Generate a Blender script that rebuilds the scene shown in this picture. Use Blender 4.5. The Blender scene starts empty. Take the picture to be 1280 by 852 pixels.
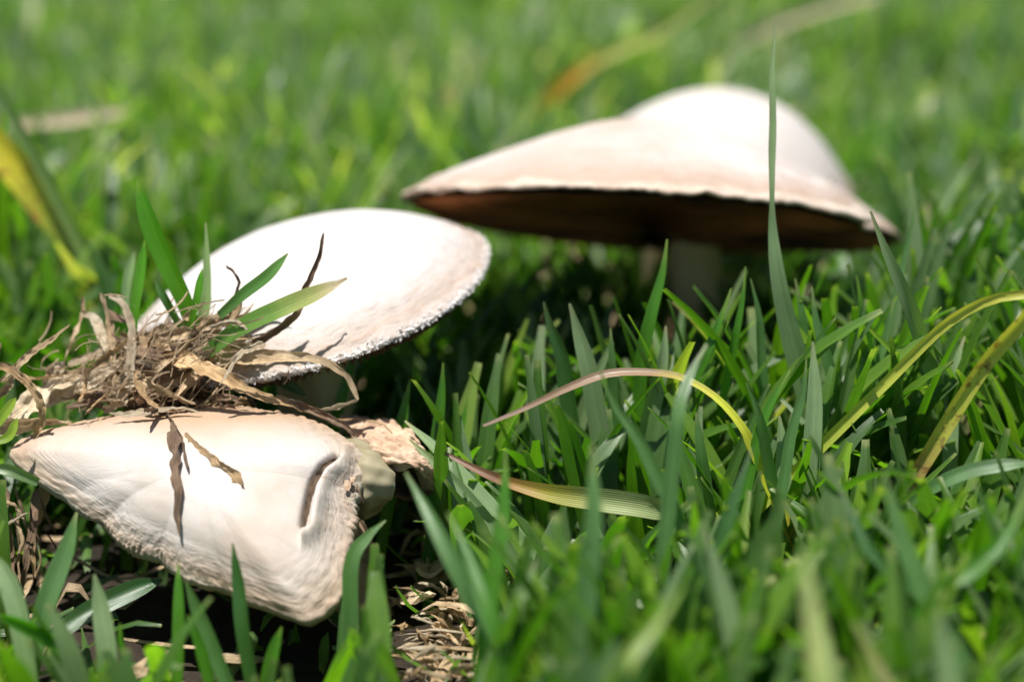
import bpy, math, random
import numpy as np
from mathutils import Vector, noise
random.seed(7); rng = np.random.default_rng(7)
sc = bpy.context.scene
S = 0.01                                   # everything below is written in centimetres

# ------------------------------------------------------------------ camera, world, sun, exposure
FPX = 60/36*1280.0
TH = math.radians(18.0)
CAM = Vector((0, 0, 15.0))
FW = Vector((0, math.cos(TH), -math.sin(TH))); UP = Vector((0, math.sin(TH), math.cos(TH))); RT = Vector((1, 0, 0))
cd = bpy.data.cameras.new('camera'); cam = bpy.data.objects.new('camera', cd); sc.collection.objects.link(cam)
cd.lens = 60; cd.sensor_width = 36; cd.clip_start = 0.005; cd.clip_end = 200
cam.location = CAM*S; cam.rotation_euler = (math.radians(90)-TH, 0, 0)
cd.dof.use_dof = True; cd.dof.focus_distance = 0.313; cd.dof.aperture_fstop = 6.8; cd.dof.aperture_blades = 7
sc.camera = cam
SUN_EL, SUN_AZ = math.radians(79), math.radians(-112)     # azimuth from +Y (away from the viewer) towards +X
w = bpy.data.worlds.new('World'); sc.world = w; w.use_nodes = True
nt = w.node_tree; bg = nt.nodes['Background']; sky = nt.nodes.new('ShaderNodeTexSky')
sky.sky_type = 'NISHITA'; sky.sun_disc = False; sky.sun_elevation = SUN_EL; sky.sun_rotation = SUN_AZ
nt.links.new(sky.outputs[0], bg.inputs[0]); bg.inputs[1].default_value = 0.055
sl = bpy.data.lights.new('sun', 'SUN'); sun = bpy.data.objects.new('sun', sl); sc.collection.objects.link(sun)
sl.energy = 5.0; sl.angle = math.radians(0.55); sl.color = (1, .965, .92)
sd = Vector((math.sin(SUN_AZ)*math.cos(SUN_EL), math.cos(SUN_AZ)*math.cos(SUN_EL), math.sin(SUN_EL)))
sun.rotation_euler = sd.to_track_quat('Z', 'Y').to_euler(); sun.location = (0, 0, 1)
sc.view_settings.view_transform = 'Standard'; sc.view_settings.look = 'None'; sc.view_settings.gamma = 1
sc.view_settings.exposure = 0.68
sc.render.engine = 'CYCLES'
try:
    sc.cycles.use_denoising = True; sc.cycles.denoiser = 'OPENIMAGEDENOISE'
    sc.cycles.max_bounces = 8; sc.cycles.transmission_bounces = 5; sc.cycles.diffuse_bounces = 4
except Exception: pass

def P(x, y, d):                            # a point seen at (x, y) of the 1280x852 photograph, d cm deep
    return CAM + FW*d + RT*((x-640)/FPX*d) + UP*((426-y)/FPX*d)
def proj(p):
    q = Vector(p)-CAM; d = q.dot(FW)
    return 640+q.dot(RT)/d*FPX, 426-q.dot(UP)/d*FPX, d

# ------------------------------------------------------------------ materials
def mat(name):
    m = bpy.data.materials.new(name); m.use_nodes = True; n = m.node_tree
    n.nodes.clear(); out = n.nodes.new('ShaderNodeOutputMaterial')
    return m, n, out
def N(n, t, **k):
    o = n.nodes.new(t)
    for a, b in k.items(): setattr(o, a, b)
    return o
def setin(nd, **k):
    for a, b in k.items(): nd.inputs[a.replace('_', ' ')].default_value = b
def ramp(n, stops, fac=None, interp='LINEAR'):
    r = N(n, 'ShaderNodeValToRGB'); r.color_ramp.interpolation = interp; e = r.color_ramp.elements
    while len(e) < len(stops): e.new(.5)
    for i, (p, c) in enumerate(stops):
        e[i].position = p; e[i].color = (*c, 1) if len(c) == 3 else c
    if fac is not None: n.links.new(fac, r.inputs[0])
    return r
def math_(n, op, a, b=None, c=None, clamp=False):
    o = N(n, 'ShaderNodeMath', operation=op, use_clamp=clamp)
    for i, v in enumerate((a, b, c)):
        if v is None: continue
        if isinstance(v, (int, float)): o.inputs[i].default_value = v
        else: n.links.new(v, o.inputs[i])
    return o.outputs[0]
def mixc(n, fac, a, b, blend='MIX'):
    o = N(n, 'ShaderNodeMix', data_type='RGBA', blend_type=blend)
    for i, v in ((0, fac), (6, a), (7, b)):
        if isinstance(v, (int, float)): o.inputs[i].default_value = v
        elif isinstance(v, tuple): o.inputs[i].default_value = (*v, 1)
        else: n.links.new(v, o.inputs[i])
    return o.outputs[2]

def leaf_mat(name, along=None, hue=None, rough=.36, trans=.42, veins=1.35, tcol=None, spots=None):
    """blade of grass. along: colour stops from base (0) to tip (1); hue: colour stops over the random value of the blade"""
    m, n, out = mat(name); L = n.links
    uv = N(n, 'ShaderNodeUVMap'); sep = N(n, 'ShaderNodeSeparateXYZ'); L.new(uv.outputs[0], sep.inputs[0])
    U, V = sep.outputs[0], sep.outputs[1]
    oi = N(n, 'ShaderNodeObjectInfo'); ge = N(n, 'ShaderNodeNewGeometry')
    rnd = math_(n, 'FRACT', math_(n, 'ADD', oi.outputs['Random'], ge.outputs['Random Per Island']))
    tc = N(n, 'ShaderNodeTexCoord')
    nz = N(n, 'ShaderNodeTexNoise'); setin(nz, Scale=160.0, Detail=3.0); L.new(ge.outputs['Position'], nz.inputs['Vector'])
    if hue: col = ramp(n, hue, rnd).outputs[0]
    else: col = None
    if along:
        ofs = math_(n, 'ADD', V, math_(n, 'MULTIPLY', math_(n, 'SUBTRACT', nz.outputs[0], .5), .16))
        ac = ramp(n, along, ofs)
        if col is None: col = ac.outputs[0]
        else: col = mixc(n, ac.outputs[1], col, ac.outputs[0])
    lg = N(n, 'ShaderNodeTexNoise'); setin(lg, Scale=14.0, Detail=3.0); L.new(ge.outputs['Position'], lg.inputs['Vector'])
    col = mixc(n, 1.0, col, ramp(n, [(.32, (.55, .72, .70)), (.48, (1, 1, 1)), (.68, (1.0, 1.0, .9))], lg.outputs[0]).outputs[0], 'MULTIPLY') if hue else col
    # veins
    vv = math_(n, 'ABSOLUTE', math_(n, 'SINE', math_(n, 'MULTIPLY', U, 34.0)))
    st = N(n, 'ShaderNodeTexNoise'); setin(st, Scale=1.0, Detail=2.0)
    cmb = N(n, 'ShaderNodeCombineXYZ'); L.new(math_(n, 'MULTIPLY', U, 22.0), cmb.inputs[0]); L.new(math_(n, 'MULTIPLY', V, 2.5), cmb.inputs[1])
    L.new(math_(n, 'MULTIPLY', rnd, 50.0), cmb.inputs[2]); L.new(cmb.outputs[0], st.inputs['Vector'])
    mid = math_(n, 'SUBTRACT', 1.0, math_(n, 'MULTIPLY', math_(n, 'ABSOLUTE', math_(n, 'SUBTRACT', U, .5)), 22.0), clamp=True)
    k = math_(n, 'ADD', math_(n, 'MULTIPLY', st.outputs[0], .55*veins), 1-.30*veins)
    k = math_(n, 'ADD', k, math_(n, 'MULTIPLY', mid, .25))
    k = math_(n, 'MULTIPLY', k, math_(n, 'ADD', .75, math_(n, 'MULTIPLY', nz.outputs[0], .5)))
    kc = N(n, 'ShaderNodeCombineColor'); [L.new(k, kc.inputs[i]) for i in range(3)]
    col = mixc(n, 1.0, col, kc.outputs[0], 'MULTIPLY')
    if spots:
        sn = N(n, 'ShaderNodeTexNoise'); setin(sn, Scale=420.0, Detail=4.0); L.new(ge.outputs['Position'], sn.inputs['Vector'])
        f = ramp(n, [(.55, (0, 0, 0)), (.66, (1, 1, 1))], sn.outputs[0]).outputs[0]
        col = mixc(n, f, col, spots)
    bu = N(n, 'ShaderNodeBump'); setin(bu, Strength=.35, Distance=.0002)
    hb = math_(n, 'ADD', math_(n, 'MULTIPLY', vv, .7), math_(n, 'MULTIPLY', st.outputs[0], .8)); L.new(hb, bu.inputs['Height'])
    pr = N(n, 'ShaderNodeBsdfPrincipled'); setin(pr, Roughness=rough, IOR=1.45); pr.inputs['Specular IOR Level'].default_value = .95; L.new(col, pr.inputs['Base Color']); L.new(bu.outputs[0], pr.inputs['Normal'])
    tr = N(n, 'ShaderNodeBsdfTranslucent')
    tcl = mixc(n, 1.0, col, tcol or (1.9, 2.5, .45), 'MULTIPLY'); L.new(tcl, tr.inputs[0])
    mx = N(n, 'ShaderNodeMixShader'); mx.inputs[0].default_value = trans
    L.new(pr.outputs[0], mx.inputs[1]); L.new(tr.outputs[0], mx.inputs[2]); L.new(mx.outputs[0], out.inputs[0])
    return m
T0 = (0, 0, 0, 0)
grass_hue = [(0, (.19, .265, .125)), (.12, (.12, .195, .070)), (.3, (.062, .130, .024)), (.5, (.042, .108, .012)), (.7, (.070, .160, .016)), (.9, (.125, .235, .024)), (.975, (.21, .31, .05)), (.992, (.34, .34, .10)), (1, (.46, .38, .22))]
tip = [(0, (.2, .2, .08, .5)), (.18, (.1, .15, .04, 0)), (.96, (.15, .2, .06, 0)), (1, (.30, .32, .12, .6))]
M = {}
M['grass'] = leaf_mat('grass_blade', tip, grass_hue)
M['farlawn'] = leaf_mat('sun_tinted_lawn_blade', tip, [(0, (.22, .285, .185)), (.3, (.115, .185, .080)), (.6, (.090, .175, .042)), (.82, (.155, .245, .065)), (.92, (.33, .39, .16)), (.97, (.50, .48, .27)), (1, (.62, .54, .37))])  # paler copy of the grass: far self-shadow lightened in the colour, with dry blades
M['bright'] = leaf_mat('backlit_tint_blade', [(0, (.09, .22, .02)), (.9, (.07, .22, .015)), (1, (.2, .3, .05))], trans=.5, veins=.6)  # yellow-green blade; backlight shining through it is put into the colour
M['dark'] = leaf_mat('shade_tint_blade', [(0, (.04, .10, .02)), (.9, (.035, .11, .02)), (1, (.1, .14, .05))], trans=.3, veins=.6)  # darker copy of the green: shade on these blades put into the colour
M['pale'] = leaf_mat('sheen_tint_blade', [(0, (.12, .21, .07)), (.6, (.19, .28, .13)), (.95, (.23, .32, .15)), (1, (.3, .3, .16))], rough=.36, trans=.22, veins=1.1)  # bluish green, paled by front-lit sheen put into the colour
M['mid'] = leaf_mat('green_blade', [(0, (.07, .16, .04)), (.6, (.08, .18, .05)), (.94, (.09, .19, .05)), (1, (.2, .24, .08))], trans=.36)
M['lime'] = leaf_mat('lime_blade', [(0, (.2, .32, .04)), (1, (.28, .38, .06))], trans=.5, veins=.6)
M['cream'] = leaf_mat('cream_green_blade', [(0, (.25, .32, .08)), (1, (.42, .46, .18))], trans=.4, veins=.6)
M['yellow'] = leaf_mat('yellowing_blade', [(0, (.34, .44, .06)), (.5, (.56, .62, .08)), (1, (.62, .60, .09))], trans=.4, tcol=(1.6, 1.6, .8))
M['yellowbrown'] = leaf_mat('yellow_brown_blade', [(0, (.44, .48, .06)), (.25, (.52, .46, .09)), (.42, (.42, .24, .11)), (.58, (.56, .56, .08)), (1, (.56, .62, .09))], trans=.35, tcol=(1.6, 1.5, .7), spots=(.2, .08, .03))
M['arch'] = leaf_mat('arching_blade', [(0, (.3, .3, .04)), (.2, (.40, .22, .04)), (.27, (.56, .58, .04)), (.52, (.60, .64, .05)), (.60, (.52, .40, .09)), (.68, (.36, .22, .12)), (1, (.27, .175, .12))], trans=.3, tcol=(1.5, 1.4, .7))
M['withered'] = leaf_mat('withered_tip_blade', [(0, (.30, .36, .18)), (.35, (.34, .4, .16)), (.55, (.42, .38, .05)), (.7, (.42, .22, .05)), (.78, (.25, .11, .05)), (1, (.28, .17, .1))], trans=.3, tcol=(1.5, 1.4, .7))
M['tanned'] = leaf_mat('leaf_with_dry_tip', [(0, (.08, .2, .03)), (.5, (.12, .22, .04)), (.72, (.3, .33, .12)), (.86, (.38, .32, .18)), (1, (.2, .12, .08))], trans=.35)
M['backyellow'] = leaf_mat('yellow_leaf', [(0, (.14, .24, .03)), (.4, (.42, .46, .03)), (.75, (.80, .68, .04)), (1, (.72, .66, .05))], trans=.45, tcol=(1.5, 1.4, .7), spots=(.4, .2, .03))
M['stalk'] = leaf_mat('grass_stalk', [(0, (.4, .3, .16)), (.25, (.34, .34, .10)), (.5, (.14, .22, .04)), (1, (.08, .16, .03))], trans=.1)
M['orange'] = leaf_mat('orange_blade', [(0, (.2, .3, .04)), (.35, (.5, .42, .05)), (.5, (.85, .38, .04)), (.62, (.5, .5, .10)), (1, (.45, .52, .16))], trans=.35, tcol=(1.5, 1.4, .7))

def straw_mat(name, c1, c2, dark, scale=1.0):
    m, n, out = mat(name); L = n.links
    uv = N(n, 'ShaderNodeUVMap'); sep = N(n, 'ShaderNodeSeparateXYZ'); L.new(uv.outputs[0], sep.inputs[0])
    ge = N(n, 'ShaderNodeNewGeometry'); oi = N(n, 'ShaderNodeObjectInfo')
    rnd = math_(n, 'FRACT', math_(n, 'ADD', oi.outputs['Random'], ge.outputs['Random Per Island']))
    cmb = N(n, 'ShaderNodeCombineXYZ'); L.new(math_(n, 'MULTIPLY', sep.outputs[0], 30.0), cmb.inputs[0]); L.new(math_(n, 'MULTIPLY', sep.outputs[1], 4.0), cmb.inputs[1]); L.new(math_(n, 'MULTIPLY', rnd, 60.0), cmb.inputs[2])
    fb = N(n, 'ShaderNodeTexNoise'); setin(fb, Scale=1.0, Detail=4.0, Roughness=.65); L.new(cmb.outputs[0], fb.inputs['Vector'])
    bl = N(n, 'ShaderNodeTexNoise'); setin(bl, Scale=230.0, Detail=3.0); L.new(ge.outputs['Position'], bl.inputs['Vector'])
    c = ramp(n, [(.27, dark), (.42, c2), (.62, c1)], fb.outputs[0]).outputs[0]
    c = mixc(n, ramp(n, [(.42, (0, 0, 0)), (.62, (1, 1, 1))], bl.outputs[0]).outputs[0], c, mixc(n, .3, c2, dark))
    k = math_(n, 'ADD', .85, math_(n, 'MULTIPLY', rnd, .5)); kc = N(n, 'ShaderNodeCombineColor'); [L.new(k, kc.inputs[i]) for i in range(3)]
    c = mixc(n, 1.0, c, kc.outputs[0], 'MULTIPLY')
    bu = N(n, 'ShaderNodeBump'); setin(bu, Strength=1.0, Distance=.0007); L.new(fb.outputs[0], bu.inputs['Height'])
    pr = N(n, 'ShaderNodeBsdfPrincipled'); setin(pr, Roughness=.62); L.new(c, pr.inputs['Base Color']); L.new(bu.outputs[0], pr.inputs['Normal'])
    tr = N(n, 'ShaderNodeBsdfTranslucent'); L.new(c, tr.inputs[0])
    mx = N(n, 'ShaderNodeMixShader'); mx.inputs[0].default_value = .15
    L.new(pr.outputs[0], mx.inputs[1]); L.new(tr.outputs[0], mx.inputs[2]); L.new(mx.outputs[0], out.inputs[0])
    return m
M['straw'] = straw_mat('dry_straw', (.90, .71, .46), (.68, .48, .27), (.26, .155, .08))
M['strawpale'] = straw_mat('bleached_straw', (.95, .84, .64), (.80, .64, .42), (.40, .27, .15))
M['strawdark'] = straw_mat('brown_straw', (.46, .31, .20), (.30, .19, .115), (.07, .04, .025))
M['strawtan'] = straw_mat('tan_straw', (.84, .59, .33), (.64, .42, .20), (.28, .16, .08))
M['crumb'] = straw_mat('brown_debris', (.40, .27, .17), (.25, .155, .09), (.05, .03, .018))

def cap_mat(name, centre, mid_, rim, stain=None, stain_amt=0., specks=True, edge=(.55, .42, .33), fib=1.0, top=None):
    """mushroom skin. UV u = round the cap, v = 0 at the centre to 1 at the rim"""
    m, n, out = mat(name); L = n.links
    uv = N(n, 'ShaderNodeUVMap'); sep = N(n, 'ShaderNodeSeparateXYZ'); L.new(uv.outputs[0], sep.inputs[0])
    ge = N(n, 'ShaderNodeNewGeometry')
    big = N(n, 'ShaderNodeTexNoise'); setin(big, Scale=34.0, Detail=4.0, Roughness=.55); L.new(ge.outputs['Position'], big.inputs['Vector'])
    V = math_(n, 'ADD', sep.outputs[1], math_(n, 'MULTIPLY', math_(n, 'SUBTRACT', big.outputs[0], .5), .28))
    c = ramp(n, [(0, centre), (.45, mid_), (.80, mid_), (.97, rim), (1, edge)], V).outputs[0]
    if stain:
        sn = N(n, 'ShaderNodeTexNoise'); setin(sn, Scale=26.0, Detail=5.0, Roughness=.6); L.new(ge.outputs['Position'], sn.inputs['Vector'])
        c = mixc(n, math_(n, 'MULTIPLY', ramp(n, [(.45, (0, 0, 0)), (.65, (1, 1, 1))], sn.outputs[0]).outputs[0], stain_amt), c, stain)
    # silky radial fibres
    a = math_(n, 'MULTIPLY', sep.outputs[0], 6.28318)
    if top:                                    # ochre bruising on one side of the cap
        f = math_(n, 'MULTIPLY', math_(n, 'SINE', math_(n, 'SUBTRACT', a, .12)), V)
        f = ramp(n, [(.08, (0, 0, 0)), (.62, (1, 1, 1))], f).outputs[0]
        c = mixc(n, math_(n, 'MULTIPLY', f, .85), c, top)
    cmb = N(n, 'ShaderNodeCombineXYZ')
    L.new(math_(n, 'MULTIPLY', math_(n, 'COSINE', a), 38.0), cmb.inputs[0]); L.new(math_(n, 'MULTIPLY', math_(n, 'SINE', a), 38.0), cmb.inputs[1]); L.new(math_(n, 'MULTIPLY', sep.outputs[1], 7.0), cmb.inputs[2])
    fn = N(n, 'ShaderNodeTexNoise'); setin(fn, Scale=1.0, Detail=5.0, Roughness=.6); L.new(cmb.outputs[0], fn.inputs['Vector'])
    fine = N(n, 'ShaderNodeTexNoise'); setin(fine, Scale=900.0, Detail=4.0, Roughness=.7); L.new(ge.outputs['Position'], fine.inputs['Vector'])
    # cracks running round the rim
    cm2 = N(n, 'ShaderNodeCombineXYZ')
    L.new(math_(n, 'MULTIPLY', math_(n, 'COSINE', a), 5.0), cm2.inputs[0]); L.new(math_(n, 'MULTIPLY', math_(n, 'SINE', a), 5.0), cm2.inputs[1]); L.new(math_(n, 'MULTIPLY', V, 42.0), cm2.inputs[2])
    cr = N(n, 'ShaderNodeTexNoise'); setin(cr, Scale=1.0, Detail=4.0, Roughness=.7); L.new(cm2.outputs[0], cr.inputs['Vector'])
    rimf = ramp(n, [(.66, (0, 0, 0)), (.9, (1, 1, 1))], sep.outputs[1]).outputs[0]
    crk = math_(n, 'MULTIPLY', ramp(n, [(.36, (1, 1, 1)), (.46, (0, 0, 0))], cr.outputs[0]).outputs[0], rimf)
    c = mixc(n, math_(n, 'MULTIPLY', ramp(n, [(.5, (0, 0, 0)), (.75, (1, 1, 1))], fn.outputs[0]).outputs[0], .28*fib), c, rim)
    c = mixc(n, math_(n, 'MULTIPLY', crk, .45), c, (.36, .24, .17))
    if specks:
        vo = N(n, 'ShaderNodeTexVoronoi'); setin(vo, Scale=70.0); L.new(ge.outputs['Position'], vo.inputs['Vector'])
        f = ramp(n, [(.05, (1, 1, 1)), (.10, (0, 0, 0))], vo.outputs['Distance']).outputs[0]
        f = math_(n, 'MULTIPLY', f, ramp(n, [(.50, (0, 0, 0)), (.56, (1, 1, 1))], vo.outputs['Color']).outputs[0])
        c = mixc(n, math_(n, 'MULTIPLY', f, .7), c, (.36, .22, .15))
    sk = N(n, 'ShaderNodeTexNoise'); setin(sk, Scale=210.0, Detail=6.0, Roughness=.75, Distortion=.8); L.new(ge.outputs['Position'], sk.inputs['Vector'])
    c = mixc(n, math_(n, 'MULTIPLY', ramp(n, [(.52, (0, 0, 0)), (.66, (1, 1, 1))], sk.outputs[0]).outputs[0], .22), c, rim)
    h = math_(n, 'ADD', math_(n, 'MULTIPLY', fn.outputs[0], .55*fib), math_(n, 'MULTIPLY', fine.outputs[0], .14))
    h = math_(n, 'ADD', h, math_(n, 'MULTIPLY', math_(n, 'MULTIPLY', cr.outputs[0], rimf), 1.1))
    bu = N(n, 'ShaderNodeBump'); setin(bu, Strength=.55, Distance=.0009); L.new(h, bu.inputs['Height'])
    pr = N(n, 'ShaderNodeBsdfPrincipled'); setin(pr, Roughness=.6); pr.inputs['Specular IOR Level'].default_value = .3
    L.new(c, pr.inputs['Base Color']); L.new(bu.outputs[0], pr.inputs['Normal'])
    pr.inputs['Subsurface Weight'].default_value = .25; pr.inputs['Subsurface Radius'].default_value = (.9, .5, .3); pr.inputs['Subsurface Scale'].default_value = .0018
    L.new(pr.outputs[0], out.inputs[0])
    return m
M['cap_right'] = cap_mat('pinkish_cap', (.52, .475, .445), (.50, .45, .415), (.39, .30, .235), (.36, .24, .17), .55, edge=(.55, .47, .38))
M['cap_back'] = cap_mat('white_cap', (.50, .45, .40), (.52, .48, .445), (.40, .30, .23), None, 0, False, edge=(.6, .5, .4))
M['cap_mid'] = cap_mat('silky_white_cap', (.52, .50, .485), (.52, .50, .48), (.43, .345, .285), (.40, .32, .26), .3, True, edge=(.50, .43, .38))
M['cap_front'] = cap_mat('cream_cap', (.53, .50, .47), (.51, .475, .435), (.40, .32, .245), (.36, .25, .16), .55, edge=(.38, .34, .27), fib=.3, top=(.36, .235, .135))

def plain_mat(name, c1, c2, scale=150., rough=.7, bump=.5, stretch=(1, 1, 1), sss=0., dist=.0006):
    m, n, out = mat(name); L = n.links
    tc = N(n, 'ShaderNodeNewGeometry'); mp = N(n, 'ShaderNodeMapping'); mp.inputs['Scale'].default_value = stretch
    L.new(tc.outputs['Position'], mp.inputs[0])
    nz = N(n, 'ShaderNodeTexNoise'); setin(nz, Scale=scale, Detail=5.0, Roughness=.65); L.new(mp.outputs[0], nz.inputs['Vector'])
    c = ramp(n, [(.35, c1), (.65, c2)], nz.outputs[0]).outputs[0]
    bu = N(n, 'ShaderNodeBump'); setin(bu, Strength=bump, Distance=dist); L.new(nz.outputs[0], bu.inputs['Height'])
    pr = N(n, 'ShaderNodeBsdfPrincipled'); setin(pr, Roughness=rough); pr.inputs['Specular IOR Level'].default_value = .25
    pr.inputs['Subsurface Weight'].default_value = sss; pr.inputs['Subsurface Scale'].default_value = .002
    L.new(c, pr.inputs['Base Color']); L.new(bu.outputs[0], pr.inputs['Normal']); L.new(pr.outputs[0], out.inputs[0])
    return m
M['gills'] = plain_mat('dark_brown_gills', (.05, .022, .014), (.40, .14, .045), 30., .75)  # rusty tone: light bounced up from the grass put into the gill colour
M['gillspale'] = plain_mat('grey_brown_gills', (.10, .06, .04), (.17, .11, .07), 120., .75)
M['stem'] = plain_mat('stem_flesh', (.62, .43, .20), (.78, .60, .33), 90., .65, .6, (3, 3, .4))
M['stempink'] = plain_mat('pink_brown_stem', (.34, .2, .14), (.5, .34, .24), 90., .65, .6, (3, 3, .4))
M['veil'] = plain_mat('crumpled_veil', (.34, .22, .14), (.60, .44, .31), 260., .75, .8, dist=.001)
M['lobe'] = plain_mat('olive_flesh', (.22, .19, .11), (.36, .32, .21), 70., .6, .4, (1, 1, 1))
M['shred'] = plain_mat('white_shreds', (.64, .61, .58), (.78, .75, .72), 300., .7, .5)
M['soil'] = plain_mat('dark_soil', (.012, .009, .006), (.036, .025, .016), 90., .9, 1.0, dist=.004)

# ------------------------------------------------------------------ mesh helpers
def link(o, parent=None):
    sc.collection.objects.link(o)
    if parent: o.parent = parent
    return o
def mesh(name, V, F, UV=None, smooth=True):
    """V in cm (n,3), F list of tuples (or an int array), UV per vertex"""
    V = np.asarray(V, dtype=np.float32)*S; F = np.asarray(F, dtype=np.int32)
    me = bpy.data.meshes.new(name); k = F.shape[1]
    me.vertices.add(len(V)); me.vertices.foreach_set('co', V.ravel())
    me.loops.add(F.size); me.loops.foreach_set('vertex_index', F.ravel())
    me.polygons.add(len(F)); me.polygons.foreach_set('loop_start', np.arange(0, F.size, k, dtype=np.int32)); me.polygons.foreach_set('loop_total', np.full(len(F), k, dtype=np.int32))
    me.polygons.foreach_set('use_smooth', np.full(len(F), smooth))
    if UV is not None:
        l = me.uv_layers.new(name='UVMap'); l.data.foreach_set('uv', np.asarray(UV, dtype=np.float32)[F.ravel()].ravel())
    me.update(); me.validate()
    return me
def grid_faces(a, b, wrap=False):
    i = np.arange(a-1)[:, None]; j = np.arange(b if wrap else b-1)[None, :]; j2 = (j+1) % b
    return np.stack([i*b+j+0*i, i*b+j2, (i+1)*b+j2, (i+1)*b+j], -1).reshape(-1, 4)
def obj(name, me, m, parent=None, origin=None):
    o = bpy.data.objects.new(name, me)
    if m is not None and not me.materials: me.materials.append(m)
    if origin is not None and parent is None:
        me.transform(__import__('mathutils').Matrix.Translation(-Vector(origin)*S)); o.location = Vector(origin)*S
    return link(o, parent)
def empty(name, loc, label, cat, group=None):
    o = bpy.data.objects.new(name, None); o.location = Vector(loc)*S; o.empty_display_size = .005; link(o)
    tag(o, label, cat, group); return o
def tag(o, label, cat, group=None, kind=None):
    if label: o['label'] = label
    if cat: o['category'] = cat
    if group: o['group'] = group
    if kind: o['kind'] = kind
    return o
def child(name, me, m, parent):             # mesh written in world cm, hung on a root that is only translated
    me.transform(__import__('mathutils').Matrix.Translation(-parent.location))
    return obj(name, me, m, parent)
def spline(pts, n):
    pts = [np.array(p, float) for p in pts]
    if len(pts) == 2: return np.array([pts[0]+(pts[1]-pts[0])*t for t in np.linspace(0, 1, n)])
    p = [2*pts[0]-pts[1]]+pts+[2*pts[-1]-pts[-2]]
    seg = [np.linalg.norm(pts[i+1]-pts[i]) for i in range(len(pts)-1)]; cum = np.concatenate([[0], np.cumsum(seg)])
    o = []
    for s in np.linspace(0, cum[-1], n):
        i = min(int(np.searchsorted(cum, s, side='right'))-1, len(seg)-1); t = (s-cum[i])/max(seg[i], 1e-9)
        a, b, c, d = p[i], p[i+1], p[i+2], p[i+3]
        o.append(.5*((2*b)+(-a+c)*t+(2*a-5*b+4*c-d)*t*t+(-a+3*b-3*c+d)*t**3))
    return np.array(o)
def ribbon(C, W, facing, fold=.25, turn=0., twist=0., across=5, curl=0.):
    """blade swept along C (base to tip), W = half widths"""
    n = len(C); T = np.gradient(C, axis=0); T /= np.linalg.norm(T, axis=1)[:, None]+1e-9
    V = []; UV = []
    for i in range(n):
        f = facing[i] if np.ndim(facing) == 2 else facing
        s = np.cross(T[i], f); s /= np.linalg.norm(s)+1e-9; nn = np.cross(s, T[i])
        a = turn+twist*i/(n-1); s, nn = s*math.cos(a)+nn*math.sin(a), nn*math.cos(a)-s*math.sin(a)
        for j in range(across):
            u = -1+2*j/(across-1)
            V.append(C[i]+s*u*W[i]*math.cos(fold)+nn*(abs(u)*math.sin(fold)-curl*u*u)*W[i]); UV.append((j/(across-1), i/(n-1)))
    return np.array(V), grid_faces(n, across), np.array(UV)
def blade_w(n, hw, tip_=.16, base=.75):
    t = np.linspace(0, 1, n)
    w_ = np.where(t < .45, base+(1-base)*(t/.45), 1.0)*np.clip(1-np.clip((t-.60)/.40, 0, 1)**2.8, 0, 1)
    w_[-1] = tip_*.8; return np.maximum(w_, tip_*.8)*hw

# ------------------------------------------------------------------ the ground
gx = np.linspace(-1, 1, 181); X, Y = np.meshgrid(np.sign(gx)*np.abs(gx)**3*6000, np.sign(gx)*np.abs(gx)**3*6000+35, indexing='ij')
Z = np.array([[.35*noise.noise((x*.35, y*.35, 0))+.15*noise.noise((x*1.4, y*1.4, 3)) if abs(x) < 300 and abs(y) < 300 else 0 for x, y in zip(a, b)] for a, b in zip(X, Y)])
go = obj('ground', mesh('ground', np.stack([X, Y, Z-.15], -1).reshape(-1, 3), grid_faces(181, 181)[:, ::-1]), M['soil']); go['kind'] = 'structure'

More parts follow.
